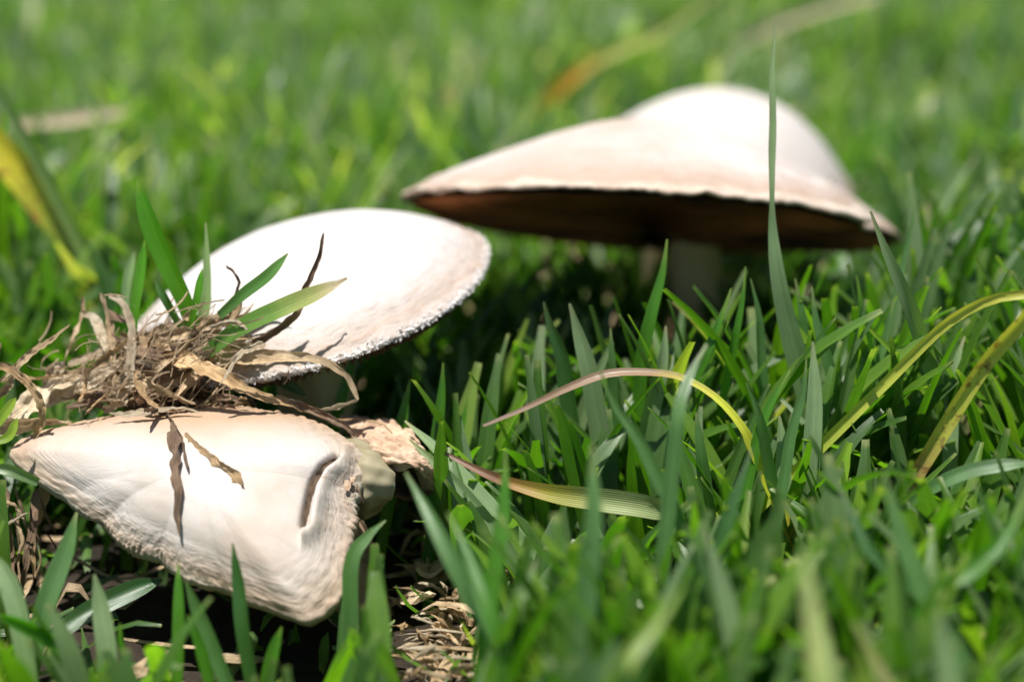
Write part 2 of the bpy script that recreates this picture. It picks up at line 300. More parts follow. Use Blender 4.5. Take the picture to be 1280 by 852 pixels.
# ------------------------------------------------------------------ mushrooms
def frame(tilt_back, roll):
    """ez tipped away from the viewer by tilt_back, then the whole rolled clockwise as seen by the viewer"""
    ex, ez = Vector((1, 0, 0)), Vector((0, math.sin(tilt_back), math.cos(tilt_back)))
    import mathutils
    R = mathutils.Matrix.Rotation(roll, 3, Vector((0, 1, 0)))
    ex, ez = R @ ex, R @ ez
    return ex, ez.cross(ex), ez
def cap_parts(root, c, fr, R, rz, H, prof, m, gm, ngill=200, noise_amp=.05, lump=None, edge_t=.16, nph=288, nr=56, seed=0., sag=.5, under=True, gdepth=.28, wave=.03, rag=None):
    ex, ey, ez = fr; ph = np.arange(nph)/nph*2*math.pi
    V = []; UV = []
    rs = np.concatenate([np.linspace(0, 1, nr)**.85, [1.012, 1.008, .985, .955]]); drop = [0]*nr+[.35, .75, 1.0, .95]
    Rv = [R(p) for p in ph]; Zv = [rz(p) for p in ph]
    for r, dz in zip(rs, drop):
        for k, p in enumerate(ph):
            rc = min(r, 1.0)
            z = H*prof(rc)+Zv[k]*rc**3-dz*edge_t*(1+.35*noise.noise((math.cos(p)*9+seed, math.sin(p)*9, 0)))
            rd = Rv[k]*r+(rag(p)*max(0, r-.88)*8 if rag else 0); q = Vector((math.cos(p)*rd, math.sin(p)*rd, 0))
            nn = noise.noise((q.x*.5+seed, q.y*.5, seed))*.9+noise.noise((q.x*1.6+seed, q.y*1.6, seed))*.35
            z += noise_amp*nn*(1-.3*rc)
            if rc > .75: z += wave*(rc-.75)*4*(noise.noise((math.cos(p)*16+seed, math.sin(p)*16, r*16))+.6*noise.noise((math.cos(p)*40+seed, math.sin(p)*40, r*30)))
            w_ = c+ex*q.x+ey*q.y+ez*z
            if lump: w_ = w_+ez*lump(w_, q.x, q.y)
            V.append(w_); UV.append((k/nph, min(r, 1)))
    f = grid_faces(len(rs), nph, True)
    cap = child('cap', mesh('cap', V, f, UV), m, root)
    if under:
        V = []; UV = []; n2 = ngill*2; rr = np.linspace(.962, .12, 12)
        for r in rr:
            for k in range(n2):
                p = k/n2*2*math.pi; e = min(1, (1-r)*9)*min(1, (r-.08)*5)
                z = H*prof(r)*.35*0+rz(p)*r**3-edge_t*.9-sag*(1-r*r)*.9-(gdepth*e if k % 2 else 0)+.03*noise.noise((p*9, r*6, seed))
                V.append(c+ex*math.cos(p)*R(p)*r+ey*math.sin(p)*R(p)*r+ez*z); UV.append((k/n2, r))
        g = child('gills', mesh('gills', V, grid_faces(len(rr), n2, True)[:, ::-1], UV, smooth=False), gm, root)
    return cap
def tube(C, rad, n=20, seed=0., flat=1.0, lump=.06):
    C = np.array(C); T = np.gradient(C, axis=0); T /= np.linalg.norm(T, axis=1)[:, None]; V = []; UV = []
    for i in range(len(C)):
        s = np.cross(T[i], (0, 1, 0.01)); s /= np.linalg.norm(s); b = np.cross(T[i], s)
        for k in range(n):
            a = k/n*2*math.pi; r = rad[i]*(1+lump*noise.noise((math.cos(a)*2+seed, math.sin(a)*2, C[i][2]*.8)))
            V.append(C[i]+s*math.cos(a)*r+b*math.sin(a)*r*flat); UV.append((k/n, i/(len(C)-1)))
    return V, grid_faces(len(C), n, True), UV
def lin(ks):                                  # periodic interpolation from (degrees, value) pairs
    ks = sorted(ks); x = np.array([k[0] for k in ks]); y = np.array([k[1] for k in ks]); x = np.concatenate([[x[-1]-360], x, [x[0]+360]]); y = np.concatenate([[y[-1]], y, [y[0]]])
    return lambda p: float(np.interp((math.degrees(p)+180) % 360-180, x, y))
def smoothed(f, w_=8):
    return lambda p: sum(f(p+math.radians(o)) for o in (-w_, -w_/2, 0, w_/2, w_))/5

def lump_right(w_, a, b_):
    p = math.degrees(math.atan2(b_, a)); r = math.hypot(a, b_)/5.5
    k = math.exp(-((p+38)/15)**2); h = .16*k*math.exp(-((r-.93)/.07)**2)-.10*k*math.exp(-((r-.80)/.05)**2)
    h += .09*math.exp(-((p+6)/7)**2)*math.exp(-((r-.8)/.2)**2)-.12*math.exp(-((p+17)/5)**2)*math.exp(-((r-.85)/.15)**2)
    return h+(.05*noise.noise((w_.x*2.2, w_.y*2.2, w_.z*2.2)))*max(0, min(1, (r-.7)*4))
# large right mushroom: cap tipped back so its dark gills show below the front rim
KR = 41/40; c = P(816, 262, 41)
root = empty('mushroom', (c.x+1.0, c.y+.6, 0), 'largest mushroom, pinkish cone shaped cap tipped back over dark brown gills', 'mushroom')
Rf0 = smoothed(lin([(180, 5.85), (-150, 5.75), (-120, 5.75), (-90, 5.7), (-60, 5.7), (-45, 5.7), (-35, 5.45), (-26, 5.0), (-19, 4.75), (-13, 4.95), (-7, 5.7), (-3, 6.05), (2, 5.7), (10, 4.7), (25, 4.5), (45, 5.0), (90, 5.6), (140, 5.75)]), 5)
Rf = lambda p: Rf0(p)*KR
zf0 = smoothed(lin([(180, .0), (-165, -.08), (-140, -.25), (-100, -.32), (-60, -.32), (-48, -.42), (-35, -.42), (-28, -.22), (-17, -.05), (-8, -.3), (-2, -.42), (8, -.4), (30, -.25), (60, -.1), (120, .05), (150, .05)]), 9)
zf = lambda p: zf0(p)*KR
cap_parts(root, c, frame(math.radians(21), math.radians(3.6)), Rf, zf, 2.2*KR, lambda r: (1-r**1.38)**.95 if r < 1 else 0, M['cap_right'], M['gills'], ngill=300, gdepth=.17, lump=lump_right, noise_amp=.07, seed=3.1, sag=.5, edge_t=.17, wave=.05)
b = Vector((c.x+1.25, c.y+.2, -.3)); t = c+Vector((1.05, .9, .2))
C = spline([b, b.lerp(t, .4)+Vector((.1, 0, 0)), b.lerp(t, .8), t], 14)
child('stem', mesh('stem', *tube(C, [.70]*3+[.64]*8+[.72]*3, 28, 1.)), M['stem'], root)

# second right mushroom, its rounder cap standing up behind the first
c2 = P(905, 220, 50.4)
root = empty('mushroom', (c2.x-.6, c2.y, 0), 'round topped white mushroom standing directly behind the largest one', 'mushroom')
cap_parts(root, c2, frame(math.radians(3), math.radians(9)), smoothed(lin([(0, 4.12), (40, 4.1), (90, 4.2), (180, 4.3), (-90, 3.9), (-30, 4.0), (-12, 3.85)]), 6), smoothed(lin([(0, -.1), (90, 0), (180, 0), (-90, 0)]), 8), 2.55, lambda r: (1-r**2.0), M['cap_back'], M['gillspale'], ngill=120, noise_amp=.05, seed=8.2, nph=200, nr=40)
b = P(820, 372, 48.5); b.z = -.3; t = P(819, 250, 49.5)
child('stem', mesh('stem', *tube(spline([b, b.lerp(t, .5), t], 12), [.42]*12, 24, 4.)), M['stem'], root)

# middle mushroom, silky white with a shaggy rim
c3 = P(392, 368, 36); fr3 = frame(math.radians(-5), math.radians(-12.5))
root = empty('mushroom', (c3.x, c3.y, 0), 'silky white mushroom with a shaggy fringed rim behind the dry grass tuft', 'mushroom')
R3 = smoothed(lin([(0, 3.72), (20, 3.85), (90, 3.8), (180, 3.85), (-140, 3.85), (-100, 3.92), (-80, 3.9), (-60, 3.75), (-30, 3.7)]), 8)
z3 = smoothed(lin([(0, .05), (90, 0), (180, .1), (-120, -.05), (-90, .02), (-45, 0)]), 8)
cap_parts(root, c3, fr3, R3, z3, 1.42, lambda r: 1-r**2.3, M['cap_mid'], M['gillspale'], ngill=130, noise_amp=.035, seed=5.7, sag=.3, edge_t=.14, wave=.06)
b = Vector((c3.x-.05, c3.y-.2, -.3)); t = c3+Vector((0, .2, .5))
child('stem', mesh('stem', *tube(spline([b, b.lerp(t, .5), t], 14), [.82]*14, 28, 9.)), M['stem'], root)
V = []; F = []; UVs = []
ex, ey, ez = fr3
for i in range(9000):                          # torn shreds of veil round the rim
    p = random.uniform(-math.pi, math.pi); r = random.uniform(.98, 1.014); a = R3(p)*r; k = random.choice((1, 1, 1, 2.2))
    base = c3+ex*math.cos(p)*a+ey*math.sin(p)*a+ez*(z3(p)-random.uniform(-.01, .10)+1.42*(1-min(r, 1)**2.3))
    out_ = (ex*math.cos(p)+ey*math.sin(p)); tg = ex*-math.sin(p)+ey*math.cos(p); l = random.uniform(.012, .035)*k
    d = (out_*random.uniform(.2, 1)+ez*random.uniform(-1.1, .3)+tg*random.uniform(-.6, .6)).normalized(); s_ = (tg+out_*random.uniform(-.5, .5)).normalized()*random.uniform(.012, .04)
    j = len(V); V += [base-s_, base+s_, base+d*l+s_*.3, base+d*l*1.1-s_*.2]; F.append((j, j+1, j+2, j+3)); UVs += [(0, 0), (1, 0), (1, 1), (0, 1)]
f = child('rim_fringe', mesh('rim_fringe', V, F, UVs, smooth=False), M['shred'], root); f['kind'] = 'stuff'

# front mushroom: toppled, its triangular cap facing the viewer
n4 = Vector((-.06, -.52, .85)).normalized(); c4 = P(255, 618, 31)
ex = RT.copy(); ex = (ex-n4*ex.dot(n4)).normalized(); ey = n4.cross(ex); fr4 = (ex, ey, n4)
outl = [(10, 566), (28, 547), (95, 528), (180, 516), (250, 509), (330, 510), (385, 520), (425, 540), (455, 568), (458, 592), (444, 612), (440, 655), (433, 700), (430, 735), (408, 760), (383, 775), (340, 757), (280, 732), (200, 697), (130, 652), (80, 621), (36, 592)]
pol = []
for x, y in outl:
    dr = (P(x, y, 1)-CAM); tt = (c4-CAM).dot(n4)/dr.dot(n4); q = CAM+dr*tt-c4; pol.append((math.degrees(math.atan2(q.dot(ey), q.dot(ex))), math.hypot(q.dot(ex), q.dot(ey))))
R4s = smoothed(lin(pol), 1.3)
R4 = R4s
def rag4(p):                                     # ragged where the cap has torn (its right edge), slightly frayed elsewhere
    e = math.degrees(p); t_ = max(0, 1-abs(((e+12+180) % 360)-180)/34)
    return t_*(.16*noise.noise((p*22, 3, 1))+.09*noise.noise((p*60, 5, 1)))+.03*noise.noise((p*30, 7, 7))
z4 = smoothed(lin([(-150, 0.0), (-90, .0), (-40, -.08), (0, -.05), (90, -.05), (180, .05)]), 8)
def seg_d(x, y, pts):
    best = (1e9, 0)
    for (ax, ay), (bx, by) in zip(pts, pts[1:]):
        vx, vy = bx-ax, by-ay; t_ = max(0, min(1, ((x-ax)*vx+(y-ay)*vy)/(vx*vx+vy*vy))); px, py = ax+vx*t_, ay+vy*t_
        dd = math.hypot(x-px, y-py)
        if dd < best[0]: best = (dd, math.copysign(1, vx*(y-ay)-vy*(x-ax)))
    return best
slit = [(418, 572), (402, 584), (390, 606), (384, 632), (380, 655)]
crease = [(60, 590), (120, 622), (200, 660), (300, 705), (420, 745)]
def lump4(w_, a, b_):
    x, y, _ = proj(w_); h = 0
    dd, sg = seg_d(x, y, slit)
    if dd < 60:
        h -= .30*math.exp(-(dd/4.5)**2)
        if sg < 0: h += .17*math.exp(-((dd-14)/11)**2)
    dd, sg = seg_d(x, y, crease)
    if dd < 60: h -= .012*math.exp(-(dd/5)**2)-.012*math.exp(-((dd-14)/8)**2)
    if y > 600: h += .009*math.sin((y-.42*x)*.21+2*noise.noise((x*.02, y*.02, 1)))*max(0, min(1, (y-.42*x-510)/60))
    return h
root4 = empty('mushroom', (c4.x+1, c4.y+.6, 0), 'toppled cream mushroom in front with a creased triangular cap and torn right edge', 'mushroom')
cap_parts(root4, c4, fr4, R4, z4, .78, lambda r: (1-r**2.5), M['cap_front'], M['gillspale'], ngill=110, noise_amp=.06, rag=rag4, lump=lump4, seed=1.3, sag=.2, edge_t=.24, nph=520, nr=150, gdepth=.2, wave=.05)
def patch(name, rows, m, parent, nu=46, nv=30, amp=.05, freq=2.5, thick=.07, seed=0., pleat=0., pf=10):
    G = [spline([P(*p) for p in r], nu) for r in rows]
    G = np.array([spline([g[i] for g in G], nv) for i in range(nu)])
    du = np.gradient(G, axis=0); dv = np.gradient(G, axis=1); nn = np.cross(du, dv); nn /= np.linalg.norm(nn, axis=2)[..., None]+1e-9
    if nn[nu//2, nv//2].dot(np.array(-FW)) < 0: nn = -nn
    for i in range(nu):
        for j in range(nv):
            g = G[i, j]; h = amp*(noise.noise((g[0]*freq+seed, g[1]*freq, g[2]*freq))+.5*noise.noise((g[0]*freq*2.6+seed, g[1]*freq*2.6, g[2]*freq*2.6)))
            h += pleat*math.sin(j/nv*pf+3*noise.noise((g[0]*1.3+seed, g[2]*1.3, 2))+i*.05)
            G[i, j] = g+nn[i, j]*h
    B = G-nn*thick; V = np.concatenate([G.reshape(-1, 3), B.reshape(-1, 3)]); f = grid_faces(nu, nv); f2 = f[:, ::-1]+nu*nv
    rim = [i*nv for i in range(nu)]+[(nu-1)*nv+j for j in range(1, nv)]+[i*nv+nv-1 for i in range(nu-2, -1, -1)]+[j for j in range(nv-2, 0, -1)]
    f3 = [(rim[k], rim[(k+1) % len(rim)], rim[(k+1) % len(rim)]+nu*nv, rim[k]+nu*nv) for k in range(len(rim))]
    uv = np.array([(i/(nu-1), j/(nv-1)) for i in range(nu) for j in range(nv)]*2)
    return child(name, mesh(name, V, np.concatenate([f, f2, np.array(f3)]), uv), m, parent)
o = patch('torn_veil', [[(425, 522, 33.6), (458, 521, 33.5), (492, 529, 33.2), (520, 545, 32.8), (547, 586, 32.4)],
    [(436, 540, 32.7), (462, 541, 32.5), (492, 552, 32.2), (522, 566, 32.0), (546, 594, 31.9)],
    [(455, 562, 31.9), (474, 566, 31.6), (497, 573, 31.4), (520, 579, 31.4), (540, 594, 31.7)],
    [(474, 578, 31.9), (487, 583, 31.6), (503, 586, 31.6), (518, 584, 31.6), (536, 592, 31.9)]], M['veil'], root4, 90, 80, .09, 3.2, .06, 2., .05, 62)
tag(o, 'curled wrinkled brown flap of veil', None)
patch('cap_lobe', [[(430, 548, 32.2), (458, 550, 31.9), (482, 566, 31.9)], [(432, 585, 31.4), (464, 584, 31.1), (491, 596, 31.4)], [(434, 615, 31.4), (462, 620, 31.1), (489, 622, 31.4)], [(440, 648, 31.7), (456, 648, 31.5), (478, 640, 31.8)]], M['lobe'], root4, 44, 44, .09, 1.6, .1, 5., .012, 45)
patch('cap_underside', [[(480, 574, 32.4), (512, 578, 32.9), (545, 590, 32.6)], [(484, 598, 33.0), (512, 602, 33.3), (546, 600, 32.6)], [(486, 616, 32.6), (510, 622, 32.8), (536, 614, 32.2)]], M['gillspale'], root4, 24, 24, .03, 2, .08, 6., .02, 60)
patch('veil_edge', [[(516, 586, 32.2), (532, 588, 31.8), (547, 590, 31.9)], [(524, 600, 32.3), (536, 602, 31.9), (547, 604, 32.0)], [(528, 612, 32.6), (536, 616, 32.4), (540, 618, 32.5)]], M['lobe'], root4, 14, 14, .03, 3, .05, 7.)
b = P(452, 730, 32.6); b.z = -.3; t = P(405, 640, 33.0)
child('stem', mesh('stem', *tube(spline([b, b.lerp(t, .5)+Vector((.1, 0, 0)), t], 14), [.62]*14, 24, 9.)), M['stempink'], root4)
V = []; F = []; UVs = []
for i in range(60):                            # shreds on the broken right edge and along the lower rim
    if True: x, y = random.uniform(428, 447), random.uniform(592, 690); d = random.uniform(30.6, 31.3)
    p = P(x, y, d); l = random.uniform(.12, .4); a = random.uniform(-.4, .4)
    dv = (UP*-1+RT*a+FW*random.uniform(-.3, .3)).normalized(); s_ = RT*random.uniform(.02, .05)
    j = len(V); V += [p-s_, p+s_, p+dv*l*.6+s_*.6+FW*-.04, p+dv*l*.6-s_*.5, p+dv*l, p+dv*l+s_*.1]; F += [(j, j+1, j+2, j+3), (j+3, j+2, j+5, j+4)]; UVs += [(0, 0)]*6
f = child('torn_shreds', mesh('torn_shreds', V, F, UVs), M['veil'], root4); f['kind'] = 'stuff'

# ------------------------------------------------------------------ dry straw
def strand(pts, wpx, flat=.3, seed=None, n=None, crumple=.17, twist=None):
    """closed flattened stalk through (x, y, d) points; wpx = width in px or a list along it"""
    seed = random.uniform(0, 99) if seed is None else seed; n = n or max(14, 8*len(pts)); C = spline([P(*p) if not isinstance(p, Vector) else p for p in pts], n)
    for i in range(n): C[i] += np.array(noise.noise_vector((i*.4, seed, 0)))*(0.022 if twist is None else .012)
    T = np.gradient(C, axis=0); T /= np.linalg.norm(T, axis=1)[:, None]+1e-9; V = []; UV = []
    ws = np.interp(np.linspace(0, 1, n), np.linspace(0, 1, len(np.atleast_1d(wpx))), np.atleast_1d(wpx)) if np.ndim(wpx) else np.full(n, float(wpx))
    tw = random.uniform(-2.2, 2.2) if twist is None else twist; a0 = random.uniform(-.6, .6); wide = ws.max() > 7.6; k6 = 11 if wide else 8
    for i in range(n):
        hw = ws[i]*33/FPX/2*(1+.14*noise.noise((i*.45, seed, 4))); s = np.cross(T[i], -np.array(FW)); s /= np.linalg.norm(s)+1e-9; b_ = np.cross(T[i], s)
        ang = a0+tw*i/n+.8*noise.noise((i*.3, seed, 9)); s, b_ = s*math.cos(ang)+b_*math.sin(ang), b_*math.cos(ang)-s*math.sin(ang)
        if i in (0, n-1): hw *= .4
        for k in range(k6):
            if wide:                              # a shrivelled leaf: corrugated, with uneven edges
                u = -1+2*k/(k6-1); e = u*(1+(.16*noise.noise((i*.7, seed, 3*u)) if abs(u) > .9 else .03))
                z = crumple*2.2*noise.noise((u*2.6+seed, i*.22, seed))+.9*flat*crumple*math.sin(k*2.4+seed)+(flat*1.1)*(1-u*u)
                V.append(C[i]+s*e*hw*1.15+b_*z*hw); UV.append((k/(k6-1), i/(n-1)))
            else:
                a = k/k6*2*math.pi; r = 1+(crumple+.03)*noise.noise((math.cos(a)*2.5+seed, math.sin(a)*2.5, i*.8))
                V.append(C[i]+s*math.cos(a)*hw*r+b_*math.sin(a)*hw*max(flat, .35)*r+b_*hw*.5*math.cos(2*a)*crumple*2); UV.append((abs(k/k6*2-1), i/(n-1)))
    return mesh('straw', V, grid_faces(n, k6, not wide), UV)
tr = P(205, 470, 33.2)
tuft = empty('dry_grass_tuft', (tr.x, tr.y, tr.z-1.2), 'tangled tuft of dead brown grass lying between the two left mushrooms', 'dead grass')
def ts(pts, wpx, m='straw', parent=None, **k): return child('straw', strand(pts, wpx, **k), M[m], parent or tuft)
ts([(405, 291, 32), (397, 326, 32), (381, 362, 32), (374, 388, 32), (350, 410, 32.2), (318, 430, 32.4), (282, 452, 32.8)], [3, 5, 6, 8, 8, 10, 10], 'strawdark', flat=.6)
ts([(283, 332, 32.4), (298, 350, 32.4), (293, 370, 32.5), (280, 388, 32.6), (262, 412, 32.8)], [2.5, 4, 4.5, 6, 8], 'strawdark', flat=.7)
ts([(215, 455, 33), (255, 442, 32.6), (310, 446, 32), (360, 445, 31.8), (400, 450, 31.8), (428, 465, 31.9), (440, 482, 32), (447, 500, 32)], [16, 18, 18, 17, 13, 9, 7, 6], 'straw', flat=.35)
ts([(447, 500, 32), (425, 507, 32), (398, 512, 32.1), (372, 502, 32.2), (345, 496, 32.5)], [4, 7, 5, 6, 8], 'strawpale')
ts([(205, 446, 32.4), (232, 450, 31.9), (270, 466, 31.6), (310, 487, 31.7), (345, 500, 32), (385, 512, 32.2), (430, 533, 32.4)], [12, 20, 16, 14, 10, 7, 6], 'strawtan', flat=.3)
ts([(330, 428, 31.6), (300, 442, 31.4), (288, 460, 31.4), (275, 481, 31.3)], [10, 7, 5, 3], 'strawpale')
ts([(126, 366, 33), (136, 398, 33), (140, 440, 32.8), (146, 480, 32.6), (160, 508, 32.4)], [5, 9, 8, 9, 6], 'straw')
ts([(136, 368, 33), (154, 380, 32.8), (164, 412, 32.6), (162, 460, 32.3), (150, 500, 32.2), (130, 515, 32.2)], [6, 8, 9, 10, 18, 12], 'strawpale')
ts([(104, 370, 33.6), (103, 392, 33.6), (92, 420, 33.4), (80, 450, 33.4), (68, 478, 33.4)], [3, 6, 8, 9, 12], 'straw')
ts([(100, 390, 33.5), (118, 398, 33.4), (128, 420, 33.2), (142, 448, 33)], [5, 12, 13, 8], 'strawpale')
ts([(58, 466, 33), (95, 468, 33), (140, 460, 32.8), (190, 446, 32.6), (240, 425, 32.4)], [14, 12, 12, 14, 12], 'straw')
ts([(55, 508, 33), (85, 490, 33), (120, 472, 32.8), (150, 452, 32.6)], [6, 17, 14, 8], 'strawpale', flat=.2)
ts([(-12, 545, 32), (20, 520, 32.4), (60, 485, 32.8), (100, 470, 33)], [20, 24, 26, 8], 'strawpale')
ts([(60, 500, 33), (66, 478, 33), (70, 462, 33), (82, 456, 33)], [10, 22, 20, 8], 'strawpale')
ts([(-10, 455, 31.6), (14, 462, 31.6), (38, 482, 31.6), (52, 510, 31.6), (50, 534, 31.8), (38, 548, 32)], [8, 9, 9, 10, 9, 8], 'strawtan')
ts([(-10, 538, 31.8), (25, 532, 31.8), (60, 528, 32), (95, 530, 32.3)], [14, 20, 14, 8], 'straw')
ts([(165, 432, 33.2), (215, 415, 33), (260, 405, 32.8), (292, 392, 32.5), (300, 372, 32.4)], [12, 22, 20, 16, 12], 'straw')
ts([(85, 455, 33.2), (150, 432, 33.2), (205, 418, 33.1), (250, 410, 33)], [8, 12, 14, 10], 'strawpale')
ts([(232, 400, 32.6), (246, 384, 32.6), (262, 378, 32.5)], [9, 7, 3], 'straw')
ts([(262, 408, 32.2), (290, 402, 32), (306, 410, 31.9), (312, 422, 31.9)], [4, 5, 6, 4], 'strawpale')
ts([(168, 470, 32), (190, 482, 31.8), (215, 495, 31.8), (245, 505, 32)], [12, 14, 13, 8], 'straw')
ts([(170, 462, 32), (178, 490, 31.8), (200, 510, 31.8), (235, 512, 32)], [7, 9, 10, 6], 'strawtan')
ts([(420, 525, 32.8), (450, 524, 32.6), (478, 530, 32.4), (490, 542, 32.4)], [3, 4, 4, 3], 'strawtan')
ts([(350, 502, 32.2), (395, 514, 32.1), (430, 532, 32.0), (446, 546, 32)], [6, 8, 7, 4], 'strawdark')
for i in range(15):                           # loose pale straws drawn out to the left edge
    x, y, d = random.uniform(-15, 140), random.uniform(455, 540), random.uniform(31.6, 33.6); ang = random.gauss(-.5, .55); l = random.uniform(40, 120); q = []
    for k in range(5): q.append((x, y, d)); x += math.cos(ang)*l/4; y += math.sin(ang)*l/4; ang += random.gauss(.05, .22)
    if any(pp[1] > 520+.0*pp[0] and pp[0] > 30 or pp[1] < 400 for pp in q): continue
    ts(q, [2, random.uniform(5, 13), random.uniform(4, 9), 2], random.choice(('straw', 'strawpale', 'strawpale', 'strawtan')))
cx = [(150, 500), (170, 470), (200, 455), (230, 440), (250, 425), (270, 412)]
for i in range(190):                          # the matted heart of the tuft
    k = random.random()*4.99; a, b_ = cx[int(k)], cx[int(k)+1]; t_ = k-int(k); x = a[0]+(b_[0]-a[0])*t_+random.gauss(0, 14); y = a[1]+(b_[1]-a[1])*t_+random.gauss(4, 13)
    d = random.uniform(32.2, 34.2); ang = random.gauss(-.45, .33)+(math.pi if random.random() < .45 else 0); l = random.uniform(24, 105); cu = random.gauss(0, .35); q = []
    for s in np.linspace(0, 1, 5):
        aa = ang+cu*s; q.append((x, y, d)); x += math.cos(aa)*l/4; y += math.sin(aa)*l/4+.5; d += random.gauss(0, .12)
    if any(pp[1] > 508 and pp[0] > 110 or pp[1] < 378 for pp in q): continue
    ts(q, [random.uniform(2, 3), random.uniform(3, 7.5), random.uniform(3, 6), random.uniform(1, 3)]*1 if random.random() < .38 else [3, random.uniform(8, 15), 9, 3], random.choice(('straw', 'straw', 'strawpale', 'strawtan', 'strawpale', 'straw', 'strawdark')), n=16)
for i in range(55):                           # loose ends over the rim of the tipped cap and left of it
    x = random.uniform(105, 320); y = 521-.0001*(x-290)**2*3-random.uniform(2, 24)+max(0, (150-x)*.15); d = random.uniform(31.9, 33.6); ang = random.gauss(-.15, .45)+(math.pi if random.random() < .5 else 0); l = random.uniform(12, 36); q = []
    for s in np.linspace(0, 1, 4): q.append((x, y-4*math.sin(s*3), d)); x += math.cos(ang+s)*l/3; y += math.sin(ang+s)*l/3*.5
    ts(q, [2, random.uniform(4, 9), 2], random.choice(('strawtan', 'crumb', 'straw', 'crumb', 'strawdark')), n=14)
V = []; F = []; UVs = []                      # crumbs of leaf mould packed in the tuft
for i in range(500):
    p = P(random.gauss(212, 30), random.gauss(470, 24), random.uniform(32.8, 34.6)); l = random.uniform(.08, .3)
    a, b_ = Vector(rng.normal(size=3)).normalized()*l, Vector(rng.normal(size=3)).normalized()*l*.5; c_ = a.cross(b_).normalized()*l*.25
    j = len(V); V += [p-a-b_, p+a-b_+c_, p+a*.7+b_, p-a*.6+b_+c_]; F.append((j, j+1, j+2, j+3)); UVs += [(0, 0), (1, 0), (1, 1), (0, 1)]
f = child('leaf_mould', mesh('leaf_mould', V, F, UVs), M['crumb'], tuft); f['kind'] = 'stuff'

V = []; F = []; UVs = []                      # hair-thin fibres frayed from the straws
for i in range(420):
    p = P(random.gauss(200, 55), random.gauss(462, 30), random.uniform(31.8, 34)); a = random.gauss(.45, .8)+(math.pi if random.random() < .5 else 0); w_ = random.uniform(.008, .02); cu = random.gauss(0, .8)
    if p.z < 1: continue
    for k in range(6):
        V += [p+UP*w_, p-UP*w_*.6+RT*w_]; UVs += [(0, k/5), (1, k/5)]
        if k: j = len(V)-4; F.append((j, j+1, j+3, j+2))
        p = p+(RT*math.cos(a)+UP*math.sin(a)+FW*random.gauss(0, .4))*random.uniform(.06, .2); a += cu*.3
f = child('fibre', mesh('fibre', V, F, UVs), M['straw'], tuft); f['kind'] = 'stuff'

# straws lying on the tipped cap
def lone_straw(pts, wpx, m, label, name='dry_straw', cat='straw', **k):
    o = obj(name, strand(pts, wpx, **k), M[m], origin=P(*pts[-1])); return tag(o, label, cat)
def on_cap(x, y, lift=.05):                   # depth of the tipped cap's surface under that pixel
    dr = (P(x, y, 1)-CAM); lo = None; best = None
    for d in np.linspace(27, 35, 320):
        q = CAM+dr*d-c4; a, b_, z = q.dot(fr4[0]), q.dot(fr4[1]), q.dot(n4); ph = math.atan2(b_, a); r = math.hypot(a, b_)/R4(ph)
        if r < 1 and z < .78*(1-r**2.5)+z4(ph)*r**3: return d-lift
    return 31
oc = lambda l, lift=.16: [(x, y, on_cap(x, y, lift)) for x, y in l]
lone_straw(oc([(180, 512), (203, 515), (213, 535), (219, 560), (218, 590), (223, 610), (221, 640), (224, 668)]), [6, 9, 12, 14, 15, 12, 8, 4], 'strawdark', 'long split brown straw hanging down over the toppled cream cap', flat=.22, twist=.2, crumple=.15)
lone_straw(oc([(207, 518), (222, 540), (230, 565), (234, 586)]), [5, 8, 6, 4], 'strawdark', 'short brown straw lying beside the long split one on the toppled cap', flat=.3, twist=.2, crumple=.15)
lone_straw(oc([(231, 541), (246, 558), (268, 576), (292, 592), (303, 606)], .08), [4, 8, 10, 10, 13], 'strawtan', 'short flat tan straw stuck diagonally on the toppled cream cap', flat=.16, twist=.1, crumple=.12)

lone_straw(oc([(420, 574), (404, 585), (391, 607), (385, 632), (381, 656)], .05), [4, 8, 8, 6, 3], 'crumb', 'dark curved strip added to shade the fold near the torn edge of the toppled cap', flat=.2, twist=.2, crumple=.15)  # dark strip added in the groove to paint its shade
# brown runners hanging in the dark gap at the left edge
rn = [([(45, 612, 32), (42, 650, 31.8), (36, 690, 31.6), (28, 730, 31.5), (24, 780, 31.5)], [12, 9, 8, 7, 8], 'strawdark'), ([(12, 640, 32), (28, 672, 31.8), (22, 700, 31.8), (30, 745, 31.7)], [5, 6, 5, 4], 'straw'),
      ([(60, 600, 32.4), (48, 640, 32.2), (40, 675, 32), (44, 720, 32)], [16, 13, 8, 7], 'strawtan'), ([(4, 600, 32), (6, 640, 31.8), (14, 690, 31.8), (20, 740, 31.6)], [14, 11, 9, 7], 'strawdark'),
      ([(-5, 668, 31.6), (14, 652, 31.5), (34, 640, 31.4)], [5, 5, 3], 'strawpale'), ([(0, 625, 31.8), (18, 632, 31.7), (30, 650, 31.7)], [5, 6, 3], 'straw')]
rt = empty('dead_runner_cluster', P(25, 780, 31.6), 'brown dead runners hanging in the dark gap under the left corner of the toppled cap', 'dead grass')
for q, w_, m in rn:
    q = list(q); ts(q, w_, m, rt)
for i in range(16):
    x, y, d = random.uniform(-5, 62), random.uniform(600, 760), random.uniform(31.6, 33.5); a = random.uniform(-.5, .5)
    ts([(x, y, d), (x+a*20+random.uniform(-6, 6), y+22, d), (x+a*40, y+46, d+.1)], [2, random.uniform(4, 8), 3], random.choice(('straw', 'strawdark', 'crumb')), rt, n=8)

